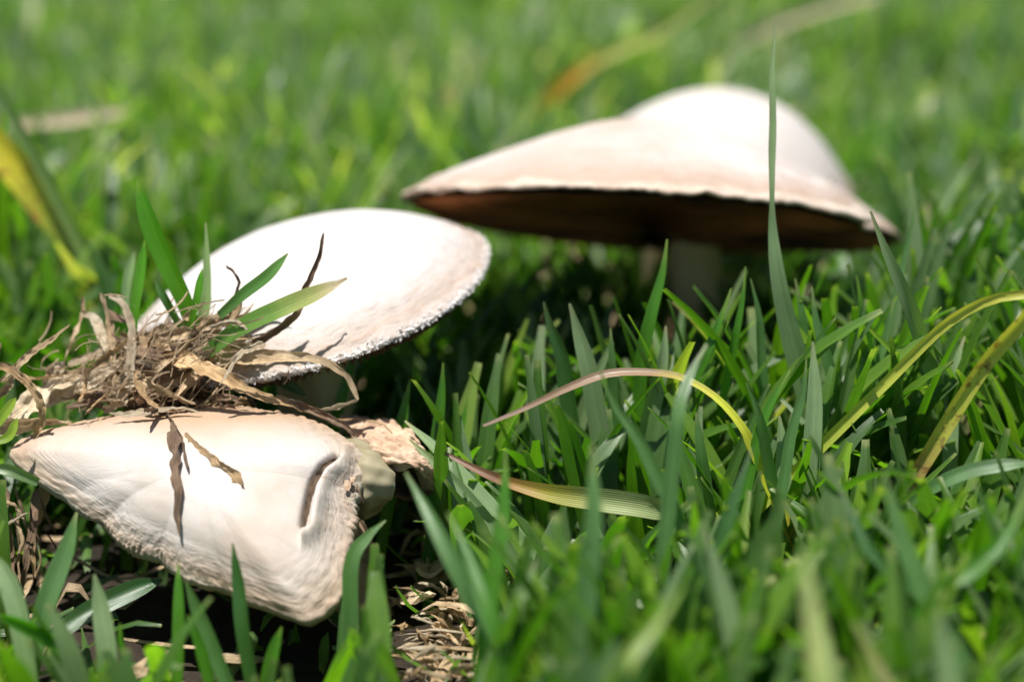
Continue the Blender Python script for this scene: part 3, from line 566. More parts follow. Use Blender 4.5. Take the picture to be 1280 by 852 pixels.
# dry husks on the bare patch right of the toppled cap
husks = [([(500, 752, 31.8), (520, 744, 31.6), (545, 742, 31.6)], 16, 'pale grey dry husk lying on green straw right of the toppled cap'),
         ([(518, 702, 32.5), (535, 708, 32.4), (556, 704, 32.6)], 24, 'cream coloured dry husk, uppermost in the litter right of the toppled cap'),
         ([(556, 757, 31.3), (570, 768, 31.2), (592, 780, 31.3)], 24, 'crumpled pinkish husk in the middle of the litter patch'),
         ([(540, 778, 31), (560, 786, 30.9), (592, 802, 31)], 18, 'tan folded husk below the crumpled pinkish one in the litter patch'),
         ([(505, 812, 30.6), (535, 822, 30.6), (560, 836, 30.7)], 14, 'brown narrow husk low in the litter patch near the bottom edge'),
         ([(545, 800, 30.9), (556, 812, 30.8), (575, 826, 30.8)], 20, 'light brown husk between the tan folded one and the bottom edge'),
         ([(532, 840, 30.3), (545, 848, 30.3), (566, 856, 30.3)], 18, 'lowest husk of the litter patch, cut by the bottom edge')]
for q, w_, l in husks:
    lone_straw(q, [w_*.3, w_, w_*1.1, w_*.5], random.choice(('strawpale', 'straw')), l, name='dry_husk', cat='dry husk', flat=.38, crumple=.5, n=14)

heap = empty('litter_patch', P(550, 790, 32.4), 'pale chopped straw litter on the bare soil right of the toppled cap', 'straw litter')
for i in range(110):
    x, y = random.gauss(548, 30), random.uniform(690, 850); dd_ = 15/(.309+.951*(y-426)/FPX)*random.uniform(.95, .985); a = random.uniform(0, 6.28); l = random.uniform(22, 64)
    ts([(x, y, dd_), (x+math.cos(a)*l*.5, y+math.sin(a)*l*.22-2, dd_-.05), (x+math.cos(a)*l, y+math.sin(a)*l*.4, dd_)], [2, random.uniform(4, 9), 2], random.choice(('strawpale', 'straw', 'strawpale', 'strawtan')), heap, n=12)

# ------------------------------------------------------------------ individually placed blades of grass
def blade(pts, wpx, m, label=None, turn=0., fold=.35, twist=0., group=None, root_=True, n=22, name='grass_shoot', cat='grass shoot', widths=None, parent=None, curl=0.):
    """pts from tip to base as (x, y, d)"""
    pp = [P(*p) for p in pts][::-1]
    if root_ and pp[0].z > .1:                # carry the hidden foot on down into the turf
        dv = (pp[0]-pp[1]).normalized(); k = (pp[0].z+.3)/max(.3, -dv.z); k = min(k, pp[0].z*1.6)
        q = pp[0]+dv*k; q.z = -.2; pp = [q]+pp
    C = spline(pp, n); dep = sum(p[2] for p in pts)/len(pts); hw = wpx*dep/FPX/2
    if widths is None: W = blade_w(n, hw)
    else: W = np.interp(np.linspace(1, 0, n), np.linspace(0, 1, len(widths)), widths)*dep/FPX/2
    V, F, UV = ribbon(C, W, -np.array(FW), fold, turn, twist, 5, curl)
    me = mesh(name, V, F, UV)
    if parent: return child(name, me, M[m], parent)
    e = empty(name, pp[0], label, cat, group); child('blade', me, M[m], e); return e

blade([(969, 31, 32.6), (965, 90, 32.6), (966, 150, 32.6), (965, 195, 32.6), (965, 240, 32.6), (966, 290, 32.7), (973, 350, 32.8), (986, 410, 33), (1003, 470, 33.2)], 24, 'pale', 'tallest grass blade, grey green and twisted, rising upright in front of the largest mushroom',
      widths=[2, 8, 10, 6, 18, 25, 30, 32, 30, 26, 20], n=44, fold=.25, turn=.1, name='tall_grass_shoot')
hero = [
 ([(834, 299, 33), (829, 340, 33), (816, 390, 33), (804, 445, 33.2), (800, 500, 33.4)], 20, 'bright', 'bright backlit green blade standing before the stem of the largest mushroom', .5),
 ([(712, 379, 32.6), (724, 420, 32.7), (738, 470, 32.8), (748, 530, 33)], 27, 'pale', 'wide pale grey green blade with a brownish tip left of the large stem', .1),
 ([(680, 377, 33.4), (688, 405, 33.4), (704, 445, 33.4), (712, 500, 33.5)], 26, 'dark', 'broad dark green blade just left of the wide pale one', .6),
 ([(763, 410, 33), (765, 450, 33), (766, 510, 33.2)], 16, 'mid', 'short blunt grey green blade right of the wide pale one', .1),
 ([(832, 407, 32.8), (828, 450, 32.8), (812, 520, 33)], 24, 'pale', 'pale blade below the bright backlit green one', -.2),
 ([(932, 333, 33), (929, 370, 33), (922, 410, 33), (912, 460, 33.2)], 12, 'bright', 'narrow green blade highest of the trio left of the tallest blade', .4),
 ([(914, 360, 32.8), (902, 395, 32.8), (884, 440, 32.8), (865, 480, 33)], 15, 'bright', 'green blade leaning right, lowest of the trio left of the tallest blade', .3),
 ([(938, 348, 33.2), (948, 395, 33.2), (951, 450, 33.3)], 15, 'mid', 'dark green blade nearest the tallest blade in the trio at its left', -.4),
 ([(994, 348, 33.4), (1003, 395, 33.4), (1006, 440, 33.5)], 17, 'mid', 'short blunt blade touching the right side of the tallest blade', .2),
 ([(1015, 358, 32.8), (1020, 400, 32.8), (1036, 455, 32.8), (1056, 525, 33)], 17, 'mid', 'grey green blade with a rounded pale tip right of the tallest blade', .2),
 ([(1071, 344, 33.4), (1078, 385, 33.4), (1088, 440, 33.5)], 15, 'bright', 'dark pointed green blade below the right corner of the largest cap', .6),
 ([(1085, 392, 33), (1082, 430, 33), (1075, 480, 33)], 10, 'mid', 'slender blade in front of the dark pointed one below the cap corner', .5),
 ([(1117, 375, 33.2), (1108, 420, 33.2), (1088, 490, 33.2)], 13, 'mid', 'narrow blade leaning right between the cap corner and the yellow blade', .4),
 ([(1088, 264, 31.5), (1108, 315, 31.6), (1132, 370, 31.8), (1152, 425, 32.2), (1168, 475, 32.8)], 22, 'pale', 'long grey green blade leaning left over the right corner of the largest cap', .2),
 ([(1145, 249, 34), (1138, 290, 34), (1128, 335, 34), (1115, 390, 34)], 10, 'mid', 'thin blade crossing the long leaning one beside the cap corner', .4),
 ([(1206, 420, 33), (1196, 450, 33), (1190, 500, 33), (1188, 560, 33)], 20, 'pale', 'curved shiny blade in front of the yellow brown blade at right', .3),
 ([(554, 453, 33), (552, 500, 33), (545, 560, 33), (543, 600, 33)], 17, 'bright', 'upright bright blade right of the torn veil flap', .3),
 ([(513, 474, 33.4), (506, 510, 33.4), (498, 560, 33.4)], 18, 'bright', 'shorter bright blade directly behind the torn veil flap', .3),
 ([(586, 496, 33.3), (578, 530, 33.3), (566, 575, 33.3)], 13, 'bright', 'rightmost and shortest of the three bright blades beside the torn veil flap', .3),
 ([(446, 424, 33.6), (438, 460, 33.6), (424, 510, 33.6), (412, 560, 33.8)], 17, 'bright', 'green blade standing in front of the dark stem of the shaggy white mushroom', .3),
 ([(506, 526, 32.4), (545, 562, 32.2), (590, 610, 32), (640, 665, 31.8), (690, 730, 31.6)], 24, 'pale', 'long folded pale edged blade slanting down right from the torn veil flap', -.7),
 ([(512, 549, 32), (555, 590, 31.8), (600, 640, 31.6), (645, 700, 31.4)], 22, 'pale', 'second slanting blade lying under the long folded one', .2),
 ([(507, 590, 27.5), (535, 640, 27), (566, 700, 26.6), (600, 760, 26.4)], 25, 'mid', 'blurred green blade leaning left in front of the torn veil flap', .1),
 ([(974, 519, 31.6), (978, 560, 31.6), (978, 610, 31.6), (976, 670, 31.8)], 23, 'pale', 'very pale short blade standing straight in the right foreground turf', .0),
 ([(1016, 427, 31.8), (1018, 500, 31.8), (1014, 570, 31.8), (1010, 650, 32)], 24, 'pale', 'tall very pale blade right of the foot of the tallest blade', .1),
 ([(870, 515, 31), (876, 560, 31), (884, 620, 31.2)], 19, 'mid', 'blunt dark green blade left of the yellow end of the arching blade', .3),
 ([(933, 478, 31), (950, 520, 31), (962, 580, 31.2)], 17, 'mid', 'curved green blade right of the arching yellow one', .5),
 ([(988, 462, 31.2), (966, 500, 31.2), (950, 540, 31.2), (936, 600, 31.3)], 16, 'bright', 'green blade leaning right and crossing before the foot of the tallest blade', .5),
 ([(1008, 448, 31), (1004, 490, 31), (990, 540, 31), (980, 600, 31)], 15, 'mid', 'green blade overlapping the foot of the tallest blade on its right', .3),
 ([(884, 430, 28), (862, 470, 27.8), (848, 520, 27.5), (840, 600, 27.5)], 22, 'mid', 'blurred green blade crossing in front of the arching yellow one', .4),
 ([(750, 462, 28.5), (768, 505, 28.4), (800, 550, 28.2), (835, 620, 28)], 20, 'mid', 'blurred green blade slanting right below the wide pale one', .4),
 ([(172, 225, 32.6), (186, 270, 32.6), (206, 320, 32.7), (230, 370, 32.8), (246, 415, 33)], 30, 'bright', 'chewed tall green leaf growing from the back of the dry tuft', .4),
 ([(181, 300, 33), (177, 340, 33), (169, 390, 33), (166, 440, 33.2)], 15, 'bright', 'leftmost upright green leaf behind the dry tuft', .3),
 ([(168, 315, 34.5), (160, 350, 34.5), (156, 400, 34.5)], 13, 'pale', 'pale blurred leaf behind the leftmost upright leaf of the dry tuft', .1),
 ([(257, 278, 33.2), (259, 320, 33.2), (258, 370, 33.2), (252, 410, 33.3)], 17, 'pale', 'rounded pale leaf standing against the edge of the shaggy white cap', .1),
 ([(253, 336, 32.4), (248, 370, 32.4), (238, 410, 32.6)], 13, 'bright', 'short bright leaf in the middle of the dry tuft', .5),
 ([(194, 350, 32.4), (208, 375, 32.4), (226, 408, 32.6)], 12, 'mid', 'short leaf leaning left at the back of the dry tuft', .3),
 ([(360, 317, 32), (335, 345, 32), (305, 368, 32.2), (275, 395, 32.5)], 17, 'mid', 'pointed leaf leaning right over the shaggy white cap', .3),
 ([(434, 348, 31.6), (400, 366, 31.6), (350, 388, 31.8), (300, 412, 32), (255, 445, 32.5)], 28, 'tanned', 'broad leaf with a dry brown tip reaching right over the shaggy white cap', .5),
 ([(385, 496, 33.3), (350, 475, 33.3), (320, 462, 33.3), (290, 450, 33.3)], 18, 'mid', 'green leaf lying behind the dry tuft beneath the shaggy cap', .4),
]
for pts, w_, m, l, tu in hero:
    rr = not l.endswith('dry tuft') and 'over the shaggy' not in l and 'beneath the shaggy' not in l and 'dry tuft' not in l
    blade(pts, w_, m, l, turn=tu, root_=rr)
blade([(604, 532, 32), (650, 513, 32), (705, 487, 31.8), (755, 468, 31.7), (800, 465, 31.6), (850, 471, 31.5), (895, 497, 31.3), (928, 535, 31.2), (948, 577, 31.3)], 14, 'arch', 'arching blade with a brown tip turning yellow, bent over the middle turf', widths=[4, 8, 12, 10, 9, 12, 20, 26, 27, 12], n=40, name='bent_grass_shoot', fold=.3, turn=-.35)
blade([(556, 566, 31.4), (600, 588, 31.2), (638, 603, 31.1), (690, 616, 31), (750, 624, 31), (815, 634, 31), (860, 650, 31.4)], 18, 'withered', 'nearly level blade with a withered red brown tip pointing left', widths=[5, 11, 17, 27, 32, 30, 8], n=32, name='withered_grass_shoot', root_=False)
blade([(1300, 366, 30), (1240, 374, 30.4), (1185, 403, 31), (1130, 455, 31.4), (1080, 505, 31.6)], 20, 'yellow', 'yellow green blade arching out of frame at the right edge', widths=[12, 14, 15, 17, 15, 12], n=30, name='yellow_grass_shoot')
blade([(1310, 360, 29), (1275, 405, 29.5), (1235, 450, 30), (1195, 510, 30.4), (1165, 560, 30.6)], 28, 'yellowbrown', 'wide yellow blade with a brown streak at the right edge', widths=[18, 21, 23, 21, 16, 12], n=30, name='yellow_grass_shoot')
blade([(1295, 578, 29.5), (1255, 582, 29.6), (1210, 590, 29.8), (1165, 610, 30), (1120, 640, 30.4)], 20, 'mid', 'nearly level green blade entering at the right edge below the yellow ones', n=20, turn=.5, root_=False)
# out of focus blades near the lens
near = [
 ([(1005, 690, 20.5), (1012, 745, 20.3), (1030, 860, 20), (1040, 900, 20)], 38, 'cream', 'blurred cream coloured blade nearest the lens at the bottom right', 0),
 ([(1082, 795, 19.5), (1080, 840, 19.5), (1075, 900, 19.5)], 36, 'lime', 'blurred lime tip at the bottom edge right of the cream blade', 0),
 ([(740, 555, 22), (742, 640, 21.5), (735, 720, 21.3), (722, 860, 21)], 34, 'mid', 'widest blurred upright dark blade at the bottom centre', 0),
 ([(850, 735, 22), (820, 780, 21.8), (780, 830, 21.5), (750, 900, 21.5)], 30, 'lime', 'blurred yellow green blade leaning right at the bottom centre', .1),
 ([(632, 560, 25), (630, 640, 24.6), (618, 720, 24.2), (600, 860, 24)], 26, 'bright', 'blurred narrow upright blade at the bottom centre left', .2),
 ([(1105, 590, 22), (1130, 680, 21.5), (1175, 780, 21), (1230, 880, 20.5)], 36, 'mid', 'wide blurred blade leaning left at the bottom right', 0),
 ([(1290, 600, 22), (1250, 680, 21.5), (1190, 730, 21), (1120, 800, 21)], 30, 'bright', 'blurred bright blade rising to the right edge', .2),
 ([(1045, 600, 24), (1090, 690, 23), (1150, 740, 22.6), (1180, 800, 22.4)], 24, 'dark', 'blurred dark blade crossing the wide one at the bottom right', .2),
 ([(940, 560, 25), (910, 650, 24.6), (890, 740, 24.4), (870, 880, 24)], 24, 'dark', 'blurred dark blade left of the cream one', .3),
 ([(880, 660, 21), (905, 740, 21), (930, 860, 21)], 34, 'pale', 'blurred grey green blade leaning left beside the cream one', 0),
 ([(560, 640, 26), (590, 700, 25.5), (620, 780, 25), (640, 870, 25)], 22, 'bright', 'blurred bright blade over the litter patch', .2),
 ([(670, 700, 22.5), (640, 770, 22.4), (610, 860, 22)], 38, 'pale', 'blurred grey blade leaning right at the bottom left of centre', 0),
 ([(96, 640, 29.5), (82, 690, 29.3), (58, 755, 29), (40, 830, 28.8), (34, 880, 28.8)], 28, 'mid', 'upright green blade rising over the left corner of the toppled cap', 0),
 ([(-10, 765, 27.5), (40, 785, 27.5), (85, 815, 27.5), (130, 870, 27.5)], 24, 'bright', 'bright blade bending down right in the bottom left corner', .4),
 ([(118, 717, 28.5), (127, 760, 28.5), (134, 810, 28.4), (136, 870, 28.4)], 27, 'pale', 'blunt pale blade standing in the dark gap under the toppled cap', 0),
 ([(203, 724, 30.5), (165, 738, 30.3), (110, 765, 30), (60, 800, 29.6)], 28, 'dark', 'wide shaded blade lying across the dark gap under the toppled cap', .2),
 ([(150, 778, 28.5), (153, 810, 28.5), (172, 860, 28.5)], 13, 'bright', 'short curved bright blade right of the blunt pale one at the bottom left', .2),
 ([(208, 804, 28.5), (198, 825, 28.5), (182, 870, 28.5)], 16, 'bright', 'stubby bright blade leaning right at the bottom left', .2),
 ([(223, 704, 28.8), (225, 770, 28.6), (222, 870, 28.5)], 19, 'bright', 'upright blade before the lower rim of the toppled cap', .4),
 ([(232, 725, 28.4), (255, 780, 28.4), (292, 870, 28.3)], 22, 'mid', 'blade leaning left directly behind the upright one before the lower rim', .2),
 ([(234, 768, 28), (250, 805, 28), (268, 870, 28)], 17, 'bright', 'short blade leaning left low in front of the lower rim', .2),
 ([(291, 678, 28.6), (300, 730, 28.6), (306, 790, 28.5), (322, 880, 28.5)], 24, 'dark', 'sharp pointed shaded blade overlapping the lower edge of the toppled cap', .5),
 ([(352, 783, 28.4), (342, 815, 28.4), (328, 880, 28.4)], 19, 'bright', 'blunt bright blade below the lowest point of the toppled cap', .2),
 ([(-8, 690, 28.5), (20, 750, 28.3), (40, 860, 28)], 30, 'pale', 'pale blade at the left edge below the brown runners', .1),
 ([(-10, 584, 30), (15, 588, 30), (48, 602, 30.1)], 16, 'pale', 'short level blade entering at the left edge under the cap corner', .1),
 ([(482, 650, 29.5), (458, 672, 29.4), (440, 705, 29.3), (440, 800, 29.3)], 22, 'mid', 'blurred blade bent right in front of the broken edge of the toppled cap', .2),
 ([(437, 712, 29.6), (434, 770, 29.5), (428, 850, 29.5)], 20, 'mid', 'straight green blade touching the broken edge of the toppled cap', .3),
 ([(20, 497, 31), (10, 512, 31), (-6, 535, 31)], 14, 'lime', 'lime leaf tip at the left edge above the cap corner', .2),
 ([(22, 522, 30.8), (12, 545, 30.8), (-8, 552, 30.8)], 13, 'lime', 'small curled lime leaf just above the left corner of the toppled cap', .2),
]
for pts, w_, m, l, tu in near:
    if pts[0][2] < 26 and pts[0][0] > 540 and m not in ('cream', 'lime'): pts = [(a_, b_, 24.3+(d_-20)*.6) for a_, b_, d_ in pts]; w_ *= .85
    blade(pts, w_, m, l, turn=tu, root_=pts[0][0] > -5 and 'level' not in l and 'lime leaf' not in l and 'lying across' not in l)
# out of focus blades behind
blade([(-6, 105, 42), (36, 180, 42), (78, 260, 42), (108, 320, 42), (140, 372, 42)], 18, 'stalk', 'blurred green stalk leaning left behind the dry tuft', widths=[13, 17, 18, 18, 16], fold=.5, turn=.2, name='grass_stalk', cat='grass stalk')
blade([(-20, 165, 42.5), (25, 215, 42.5), (62, 268, 42.5), (100, 322, 42.5)], 44, 'backyellow', 'blurred yellow leaf hanging from the green stalk at the left edge', name='yellow_leaf', cat='leaf', widths=[36, 46, 38, 14], root_=False)
blade([(900, -12, 62), (820, 42, 63), (740, 78, 63.5), (690, 120, 64), (655, 165, 65)], 22, 'orange', 'far blurred blade with an orange middle above the largest cap', widths=[10, 14, 18, 20, 10], name='orange_grass_shoot')
blade([(1100, -8, 74), (1020, 14, 75), (960, 36, 76), (900, 70, 78)], 20, 'strawpale', 'far blurred dry beige blade at the top right of centre', widths=[10, 14, 14, 8], name='dry_grass_shoot')
blade([(160, 138, 55), (100, 146, 55), (40, 153, 55), (-20, 156, 55)], 32, 'strawpale', 'far blurred pale dead leaf lying in the turf at the upper left', widths=[10, 20, 18, 10], name='dead_leaf', cat='leaf', root_=False)
blade([(1238, 195, 46), (1244, 240, 46), (1248, 290, 46), (1245, 350, 46)], 32, 'pale', 'blurred wide pale blade standing behind the yellow ones at the far right', turn=0)
blade([(1220, 195, 45), (1190, 235, 45), (1160, 285, 45), (1145, 330, 45)], 18, 'pale', 'blurred blade leaning right beyond the right corner of the largest cap', turn=0)
blade([(606, 60, 62), (592, 100, 62), (578, 160, 62)], 22, 'cream', 'far blurred cream blade between the shaggy cap and the top edge', turn=0)
blade([(560, 110, 60), (566, 160, 60)], 26, 'strawtan', 'far blurred tan leaf stub beside the cream blade', turn=0, root_=False, name='dead_leaf', cat='leaf')
blade([(490, 60, 64), (515, 120, 64), (530, 190, 64)], 22, 'cream', 'far blurred pale blade leaning left of the cream one', turn=0)

# ------------------------------------------------------------------ the turf: shoots of several blades
NV = 20; rv = np.random.default_rng(11)
def variant(n, across):
    ln = 1.0; th0 = rv.uniform(0, .12); k = rv.uniform(.05, .75)*(1 if rv.random() < .8 else 1.7); t = np.linspace(0, 1, n); th = th0+k*t**1.6
    dx, dz = np.sin(th), np.cos(th); x = np.concatenate([[0], np.cumsum((dx[1:]+dx[:-1])/2)])/(n-1); z = np.concatenate([[0], np.cumsum((dz[1:]+dz[:-1])/2)])/(n-1)
    y = .05*np.sin(t*rv.uniform(1, 3))*rv.uniform(-1, 1)
    return np.stack([x, y, z], 1)
variants = []
for i in range(NV):
    st = rv.bit_generator.state; C = variant(12, 5); rv.bit_generator.state = st; C2 = variant(7, 3)
    hw = rv.uniform(.026, .041); fo = rv.uniform(.15, .75); tw = rv.uniform(-.7, .7); tn = rv.uniform(-.4, .4); shp = rv.uniform(.25, .5)
    cut_ = rv.random() < .04
    bw = lambda n_: np.maximum(blade_w(n_, hw, shp), hw*.55) if cut_ else blade_w(n_, hw, shp)
    hi = ribbon(C, bw(12), np.array((-1., 0, .15)), fo, tn, tw, 5); lo = ribbon(C2, bw(7), np.array((-1., 0, .15)), fo, tn, tw, 3)
    variants.append((hi, lo, C))
vmesh = []
for i, (hi, lo, C) in enumerate(variants):
    me = mesh('blade', hi[0], hi[1], hi[2]); me.materials.append(M['grass']); vmesh.append(me)

poly_front = [(0, 560), (30, 535), (100, 515), (180, 500), (250, 488), (330, 488), (430, 515), (490, 525), (550, 580), (545, 620), (490, 660), (440, 700), (430, 760), (385, 795), (340, 780), (280, 745), (200, 712), (130, 670), (80, 640), (20, 600)]
poly_tuft = [(-10, 470), (60, 420), (90, 360), (160, 330), (160, 220), (280, 270), (300, 320), (410, 280), (450, 345), (470, 500), (430, 530), (-10, 560)]
poly_mid = [(165, 430), (170, 370), (230, 320), (300, 285), (370, 262), (450, 256), (520, 265), (580, 297), (618, 330), (605, 372), (540, 405), (460, 436), (400, 510), (340, 510), (300, 470)]
poly_right = [(490, 245), (560, 205), (650, 170), (770, 135), (830, 100), (900, 98), (970, 105), (1020, 140), (1095, 205), (1095, 240), (1140, 285), (1060, 310), (930, 325), (905, 345), (800, 345), (790, 320), (560, 300)]
poly_arch = [(590, 545), (640, 500), (760, 455), (860, 455), (930, 500), (960, 570), (940, 590), (900, 520), (850, 490), (790, 482), (700, 505)]
poly_with = [(550, 555), (640, 590), (830, 625), (830, 650), (640, 625), (550, 580)]
poly_gap = [(-10, 600), (60, 620), (130, 670), (280, 745), (430, 790), (430, 900), (-10, 900)]
poly_litter = [(490, 690), (600, 690), (610, 860), (490, 860)]
poly_dark = [(560, 320), (1060, 310), (1080, 380), (960, 470), (600, 420)]
keep = [([(660, 320), (1060, 320), (1110, 470), (1030, 540), (760, 540), (690, 500)], 32.3, .85), ([(560, 330), (1290, 330), (1290, 585), (560, 585)], 30.3, .72), (poly_front, 34, 1), (poly_tuft, 35, 1), (poly_mid, 37, 1), (poly_right, 42, 1), (poly_arch, 31.9, 1), (poly_with, 31.2, 1), (poly_gap, 32, .85), (poly_litter, 31.2, 1), ([(940, 0), (1000, 0), (1010, 430), (950, 430)], 32.8, 1), (poly_dark, 30, .7), ([(1060, 510), (1130, 430), (1200, 370), (1290, 350), (1290, 420), (1200, 540), (1150, 570)], 30.8, .93)]
def inside(px, py, poly):
    r = np.zeros(px.shape, bool); j = len(poly)-1
    for i in range(len(poly)):
        xi, yi = poly[i]; xj, yj = poly[j]
        r ^= ((yi > py) != (yj > py)) & (px < (xj-xi)*(py-yi)/(yj-yi+1e-9)+xi); j = i
    return r
cv, fv, uv_, rv3 = np.array(CAM), np.array(FW), np.array(UP), np.array(RT)
def h_field(x, y):
    # grass height (cm): short round the mushrooms, taller to the right and far off
    px = x/np.maximum(y, 5)*30
    h = 4.3+1.5*np.clip((px-1.5)/3.5, 0, 1)
    h = np.where(y > 42, 4.7+1.3*np.sin(x*.23+1.3*np.sin(y*.11))*np.sin(y*.19+x*.07), h); h = np.where((y < 29.5) & (px > -1), np.minimum(h, 4.4), h); h = np.where((px < -1.5) & (y < 36), 3.0, h)
    return h
caps = [(816, 262, 40, 5.7, .0), (915, 218, 49, 3.8, .0), (392, 368, 36, 4.0, 0)]
capc = [(np.array(c), 5.85), (np.array(c2), 4.25), (np.array(c3), 4.0)]
def shoots(n, ymin, ymax, xk, xc):
    y = ymin+(ymax-ymin)*rv.random(n)**.85; x = rv.uniform(-1, 1, n)*(xc+y*xk); return x, y
recs = []                                    # every blade: shoot id, variant, position, yaw, tilt, scale, wide
def gen(n, ymin, ymax, xk, xc, lo_only=False, sid0=0):
    xs, ys = shoots(n, ymin, ymax, xk, xc); hs = h_field(xs, ys)
    for i in range(n):
        m_ = rv.integers(3, 6); yaw0 = rv.uniform(0, 2*math.pi)
        for k in range(m_):
            yaw = yaw0+(k % 2)*math.pi+rv.normal(0, .35); sc_ = hs[i]*rv.uniform(.65, 1.18)*(1.12 if rv.random() < .12 else 1); tilt = abs(rv.normal(0.06, .27)) if k else abs(rv.normal(0, .12))
            recs.append((sid0+i, rv.integers(0, NV), xs[i]+rv.normal(0, .12), ys[i]+rv.normal(0, .12), yaw, tilt, sc_, rv.uniform(.85, 1.25)))
n1 = 1200; gen(n1, 13.5, 42, .36, 1.5); gen(1300, 42, 75, .38, 2, sid0=n1); gen(4800, 75, 175, .38, 3, sid0=n1+1300); gen(5000, 175, 420, .40, 5, sid0=n1+6900); gen(500, -25, 13, .0, 26, sid0=n1+12000)
A = np.array(recs); sid = A[:, 0].astype(int); vi = A[:, 1].astype(int)
sck = A[:, 6]; dist = A[:, 3]
def Rm(yaw, tilt):
    cy, sy, ct, st_ = np.cos(yaw), np.sin(yaw), np.cos(tilt), np.sin(tilt)
    return np.stack([np.stack([cy*ct, -sy, cy*st_], -1), np.stack([sy*ct, cy, sy*st_], -1), np.stack([-st_, 0*sy, ct], -1)], -2)
RM = Rm(A[:, 4], A[:, 5]); pos = np.stack([A[:, 2], A[:, 3], 0*A[:, 2]-.1], -1)
wid = A[:, 7]*5.2/np.maximum(sck, 1)          # keeps blade widths near 4 mm whatever the length
CL = np.stack([v[2] for v in variants])[vi]   # (n, 12, 3)
WP = np.einsum('nij,nkj->nki', RM, CL)*sck[:, None, None]+pos[:, None, :]
q = WP-cv; dd = q @ fv; PX = 640+(q @ rv3)/dd*FPX; PY = 426-(q @ uv_)/dd*FPX
ok = np.ones(len(A), bool); rr = rv.random(len(A))
for poly, dep, pr_ in keep:
    hit = (inside(PX, PY, poly) & (dd < dep) & (dd > 5)).any(1); ok &= ~(hit & (rr < pr_))
for cc_, rad in capc:                         # nothing grows through a cap
    th_ = np.hypot(WP[..., 0]-cc_[0], WP[..., 1]-cc_[1]) < rad+.15; bad = (th_ & (WP[..., 2] > cc_[2]-1.35)).any(1); ok &= ~bad
    stem_ = np.hypot(WP[:, :6, 0]-cc_[0]-.6, WP[:, :6, 1]-cc_[1]) < 1.1; ok &= ~stem_.any(1)
fd = (np.hypot(WP[..., 0]-c4.x, (WP[..., 1]-c4.y)*1.1) < 3.4) & (WP[..., 2] > .8); ok &= ~fd.any(1)
ok &= ~((np.hypot(WP[..., 0], WP[..., 1]) < 14) & (WP[..., 2] > 0)).any(1) | (A[:, 3] < 3)
ok &= ~((np.hypot(WP[..., 0], WP[..., 1]-0) < 8) & (WP[..., 2] > 3)).any(1)
# pick the shoots that show largest as things of their own
vis = ((PX > 0) & (PX < 1280) & (PY > 0) & (PY < 852)).any(1) & ok & (dd.min(1) > 5)
size = np.where(vis, sck/dd.min(1), 0); ssz = np.zeros(sid.max()+1); np.maximum.at(ssz, sid, size)
MAXS = 225
pick = set(np.argsort(-ssz)[:MAXS].tolist())
marks = [('the large stem', 860, 350), ('the tallest blade', 985, 430), ('the corner of the largest cap', 1120, 290), ('the brown arching tip', 650, 505), ('the yellow end of the arching blade', 925, 525),
         ('the level withered blade', 700, 618), ('the wide pale blade', 725, 440), ('the torn veil flap', 520, 560), ('the husk litter', 555, 765), ('the very pale short blade', 978, 590), ('the tall very pale blade', 1015, 520),
         ('the yellow brown streaked blade', 1215, 480), ('the yellow green arching blade', 1160, 420), ('the blurred cream blade', 1020, 770), ('the widest blurred dark blade', 735, 700), ('the blurred lime tip', 1080, 830),
         ('the blurred lime leaning blade', 800, 790), ('the wide blurred leaning blade', 1160, 740), ('the lower cap rim', 250, 740), ('the brown runners', 30, 700), ('the shaggy white rim', 540, 400), ('the dry tuft', 200, 450)]
ords = ['nearest', 'second', 'third', 'fourth', 'fifth', 'sixth', 'seventh', 'eighth', 'ninth', 'tenth', 'eleventh', 'twelfth', 'thirteenth', 'fourteenth', 'fifteenth', 'sixteenth', 'seventeenth', 'eighteenth', 'nineteenth', 'twentieth']
ords += ['twenty '+o_ for o_ in ords[:9] if o_ != 'nearest' or 1][0:0]+['twenty '+o_ for o_ in ['first']+ords[1:9]]+['thirtieth']+['thirty '+o_ for o_ in ['first']+ords[1:9]]+['fortieth']
by = {}
for i in np.nonzero(ok)[0]: by.setdefault(sid[i], []).append(i)
import mathutils
where = {}
for s in sorted(pick):
    ids = by.get(s)
    if not ids: continue
    k = ids[int(np.argmin(PY[ids, -1]))]; x, y = PX[k, -1], PY[k, -1]; mi = min(range(len(marks)), key=lambda q_: math.hypot(marks[q_][1]-x, marks[q_][2]-y))
    dx, dy = x-marks[mi][1], y-marks[mi][2]; dr_ = ('right of' if dx > 0 else 'left of') if abs(dx) > abs(dy) else ('below' if dy > 0 else 'above')
    where.setdefault((mi, dr_), []).append((math.hypot(dx, dy), s))
slabel = {}
for (mi, dr_), l_ in where.items():
    for r_, (_, s) in enumerate(sorted(l_)):
        slabel[s] = ('green grass shoot with its tip nearest %s %s' if r_ == 0 else 'green grass shoot, '+(ords[r_] if r_ < 40 else 'farthest')+' nearest %s %s') % (dr_, marks[mi][0])
for s in sorted(pick):
    ids = by.get(s)
    if not ids: continue
    base = Vector(pos[ids[0]]); e = empty('grass_shoot', base, slabel[s], 'grass shoot', 'grass shoots in the near turf')
    for i in ids:
        o = bpy.data.objects.new('blade', vmesh[vi[i]]); o.parent = e; sc.collection.objects.link(o)
        rm = mathutils.Matrix(RM[i].tolist()); o.rotation_euler = rm.to_euler(); o.location = (Vector(pos[i])-base)*S
        o.scale = (sck[i], sck[i]*wid[i]/1.0, sck[i])
pk = np.isin(sid, list(pick)); rest = ok & ~pk
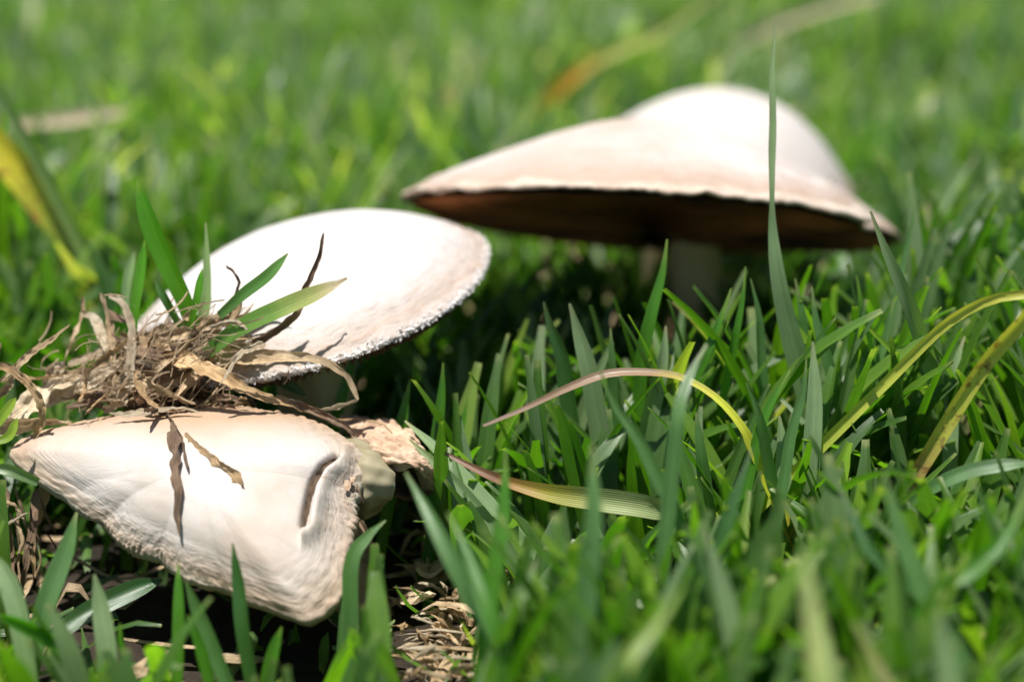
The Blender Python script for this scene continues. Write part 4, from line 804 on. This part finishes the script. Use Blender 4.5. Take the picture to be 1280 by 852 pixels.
def bake(mask, lod, name, m, label, cat=None):
    Vs, Fs, Us, off = [], [], [], 0
    for v in range(NV):
        ii = np.nonzero(mask & (vi == v))[0]
        if not len(ii): continue
        g = variants[v][lod]; L = g[0][None]*np.stack([sck[ii], sck[ii]*wid[ii], sck[ii]], -1)[:, None, :]
        W_ = np.einsum('nij,nkj->nki', RM[ii], L)+pos[ii][:, None, :]; nv_ = len(g[0])
        F_ = g[1][None]+(np.arange(len(ii))*nv_)[:, None, None]+off; off += nv_*len(ii)
        Vs.append(W_.reshape(-1, 3)); Fs.append(F_.reshape(-1, 4)); Us.append(np.tile(g[2], (len(ii), 1)))
    o = obj(name, mesh(name, np.concatenate(Vs), np.concatenate(Fs), np.concatenate(Us)), m); tag(o, label, cat, kind='stuff'); return o
bake(rest & (dist < 47), 0, 'grass', M['grass'], 'dense green turf of blunt grass blades around and between the mushrooms', 'grass')
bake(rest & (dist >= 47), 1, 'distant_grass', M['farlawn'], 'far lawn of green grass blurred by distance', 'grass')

# short undergrowth and litter between the shoots
def litter(n, ymin, ymax, name, m, label, lmin, lmax, wmin, wmax, cat, up=.25, seed=3):
    r_ = np.random.default_rng(seed); y = ymin+(ymax-ymin)*r_.random(n); x = r_.uniform(-1, 1, n)*(2+y*.38); y = np.where((x < -.8) & (y < 36.5) & (y > 22) & (r_.random(n) < (.8 if 'straw' in name else .35)), y+45, y); yaw = r_.uniform(0, 2*math.pi, n); el = np.abs(r_.normal(0, up, n))
    l = r_.uniform(lmin, lmax, n); w_ = r_.uniform(wmin, wmax, n); z = r_.uniform(0.05, .5, n); ax = np.stack([np.cos(yaw)*np.cos(el), np.sin(yaw)*np.cos(el), np.sin(el)], -1); sd_ = np.stack([-np.sin(yaw), np.cos(yaw), r_.normal(0, .4, n)], -1)
    cu = np.stack([0*x, 0*x, r_.normal(0, .25, n)], -1); p0 = np.stack([x, y, z], -1); V = []; 
    for t_, ww in ((0, .4), (.35, 1), (.7, .8), (1, .15)):
        c_ = p0+ax*(l*t_)[:, None]+cu*np.sin(t_*3.14)
        V += [c_-sd_*(w_*ww)[:, None], c_+np.array((0, 0, .05)), c_+sd_*(w_*ww)[:, None]]
    V = np.stack(V, 1).reshape(-1, 3); b_ = []
    for k in range(3):
        for j in range(2): b_.append((k*3+j, k*3+j+1, k*3+j+4, k*3+j+3))
    F = (np.array(b_)[None]+(np.arange(n)*12)[:, None, None]).reshape(-1, 4); U = np.tile(np.array([(j/2, k/3) for k in range(4) for j in range(3)]), (n, 1))
    o = obj(name, mesh(name, V, F, U), m); tag(o, label, cat, kind='stuff')
litter(5200, 14, 75, 'straw_litter', M['straw'], 'dry straw litter on the soil between the grass', .5, 2.2, .04, .14, 'straw litter')
litter(2000, 14, 75, 'low_undergrowth', M['grass'], 'short green undergrowth leaves at the foot of the turf', .6, 1.7, .07, .13, 'undergrowth', up=.6, seed=4)
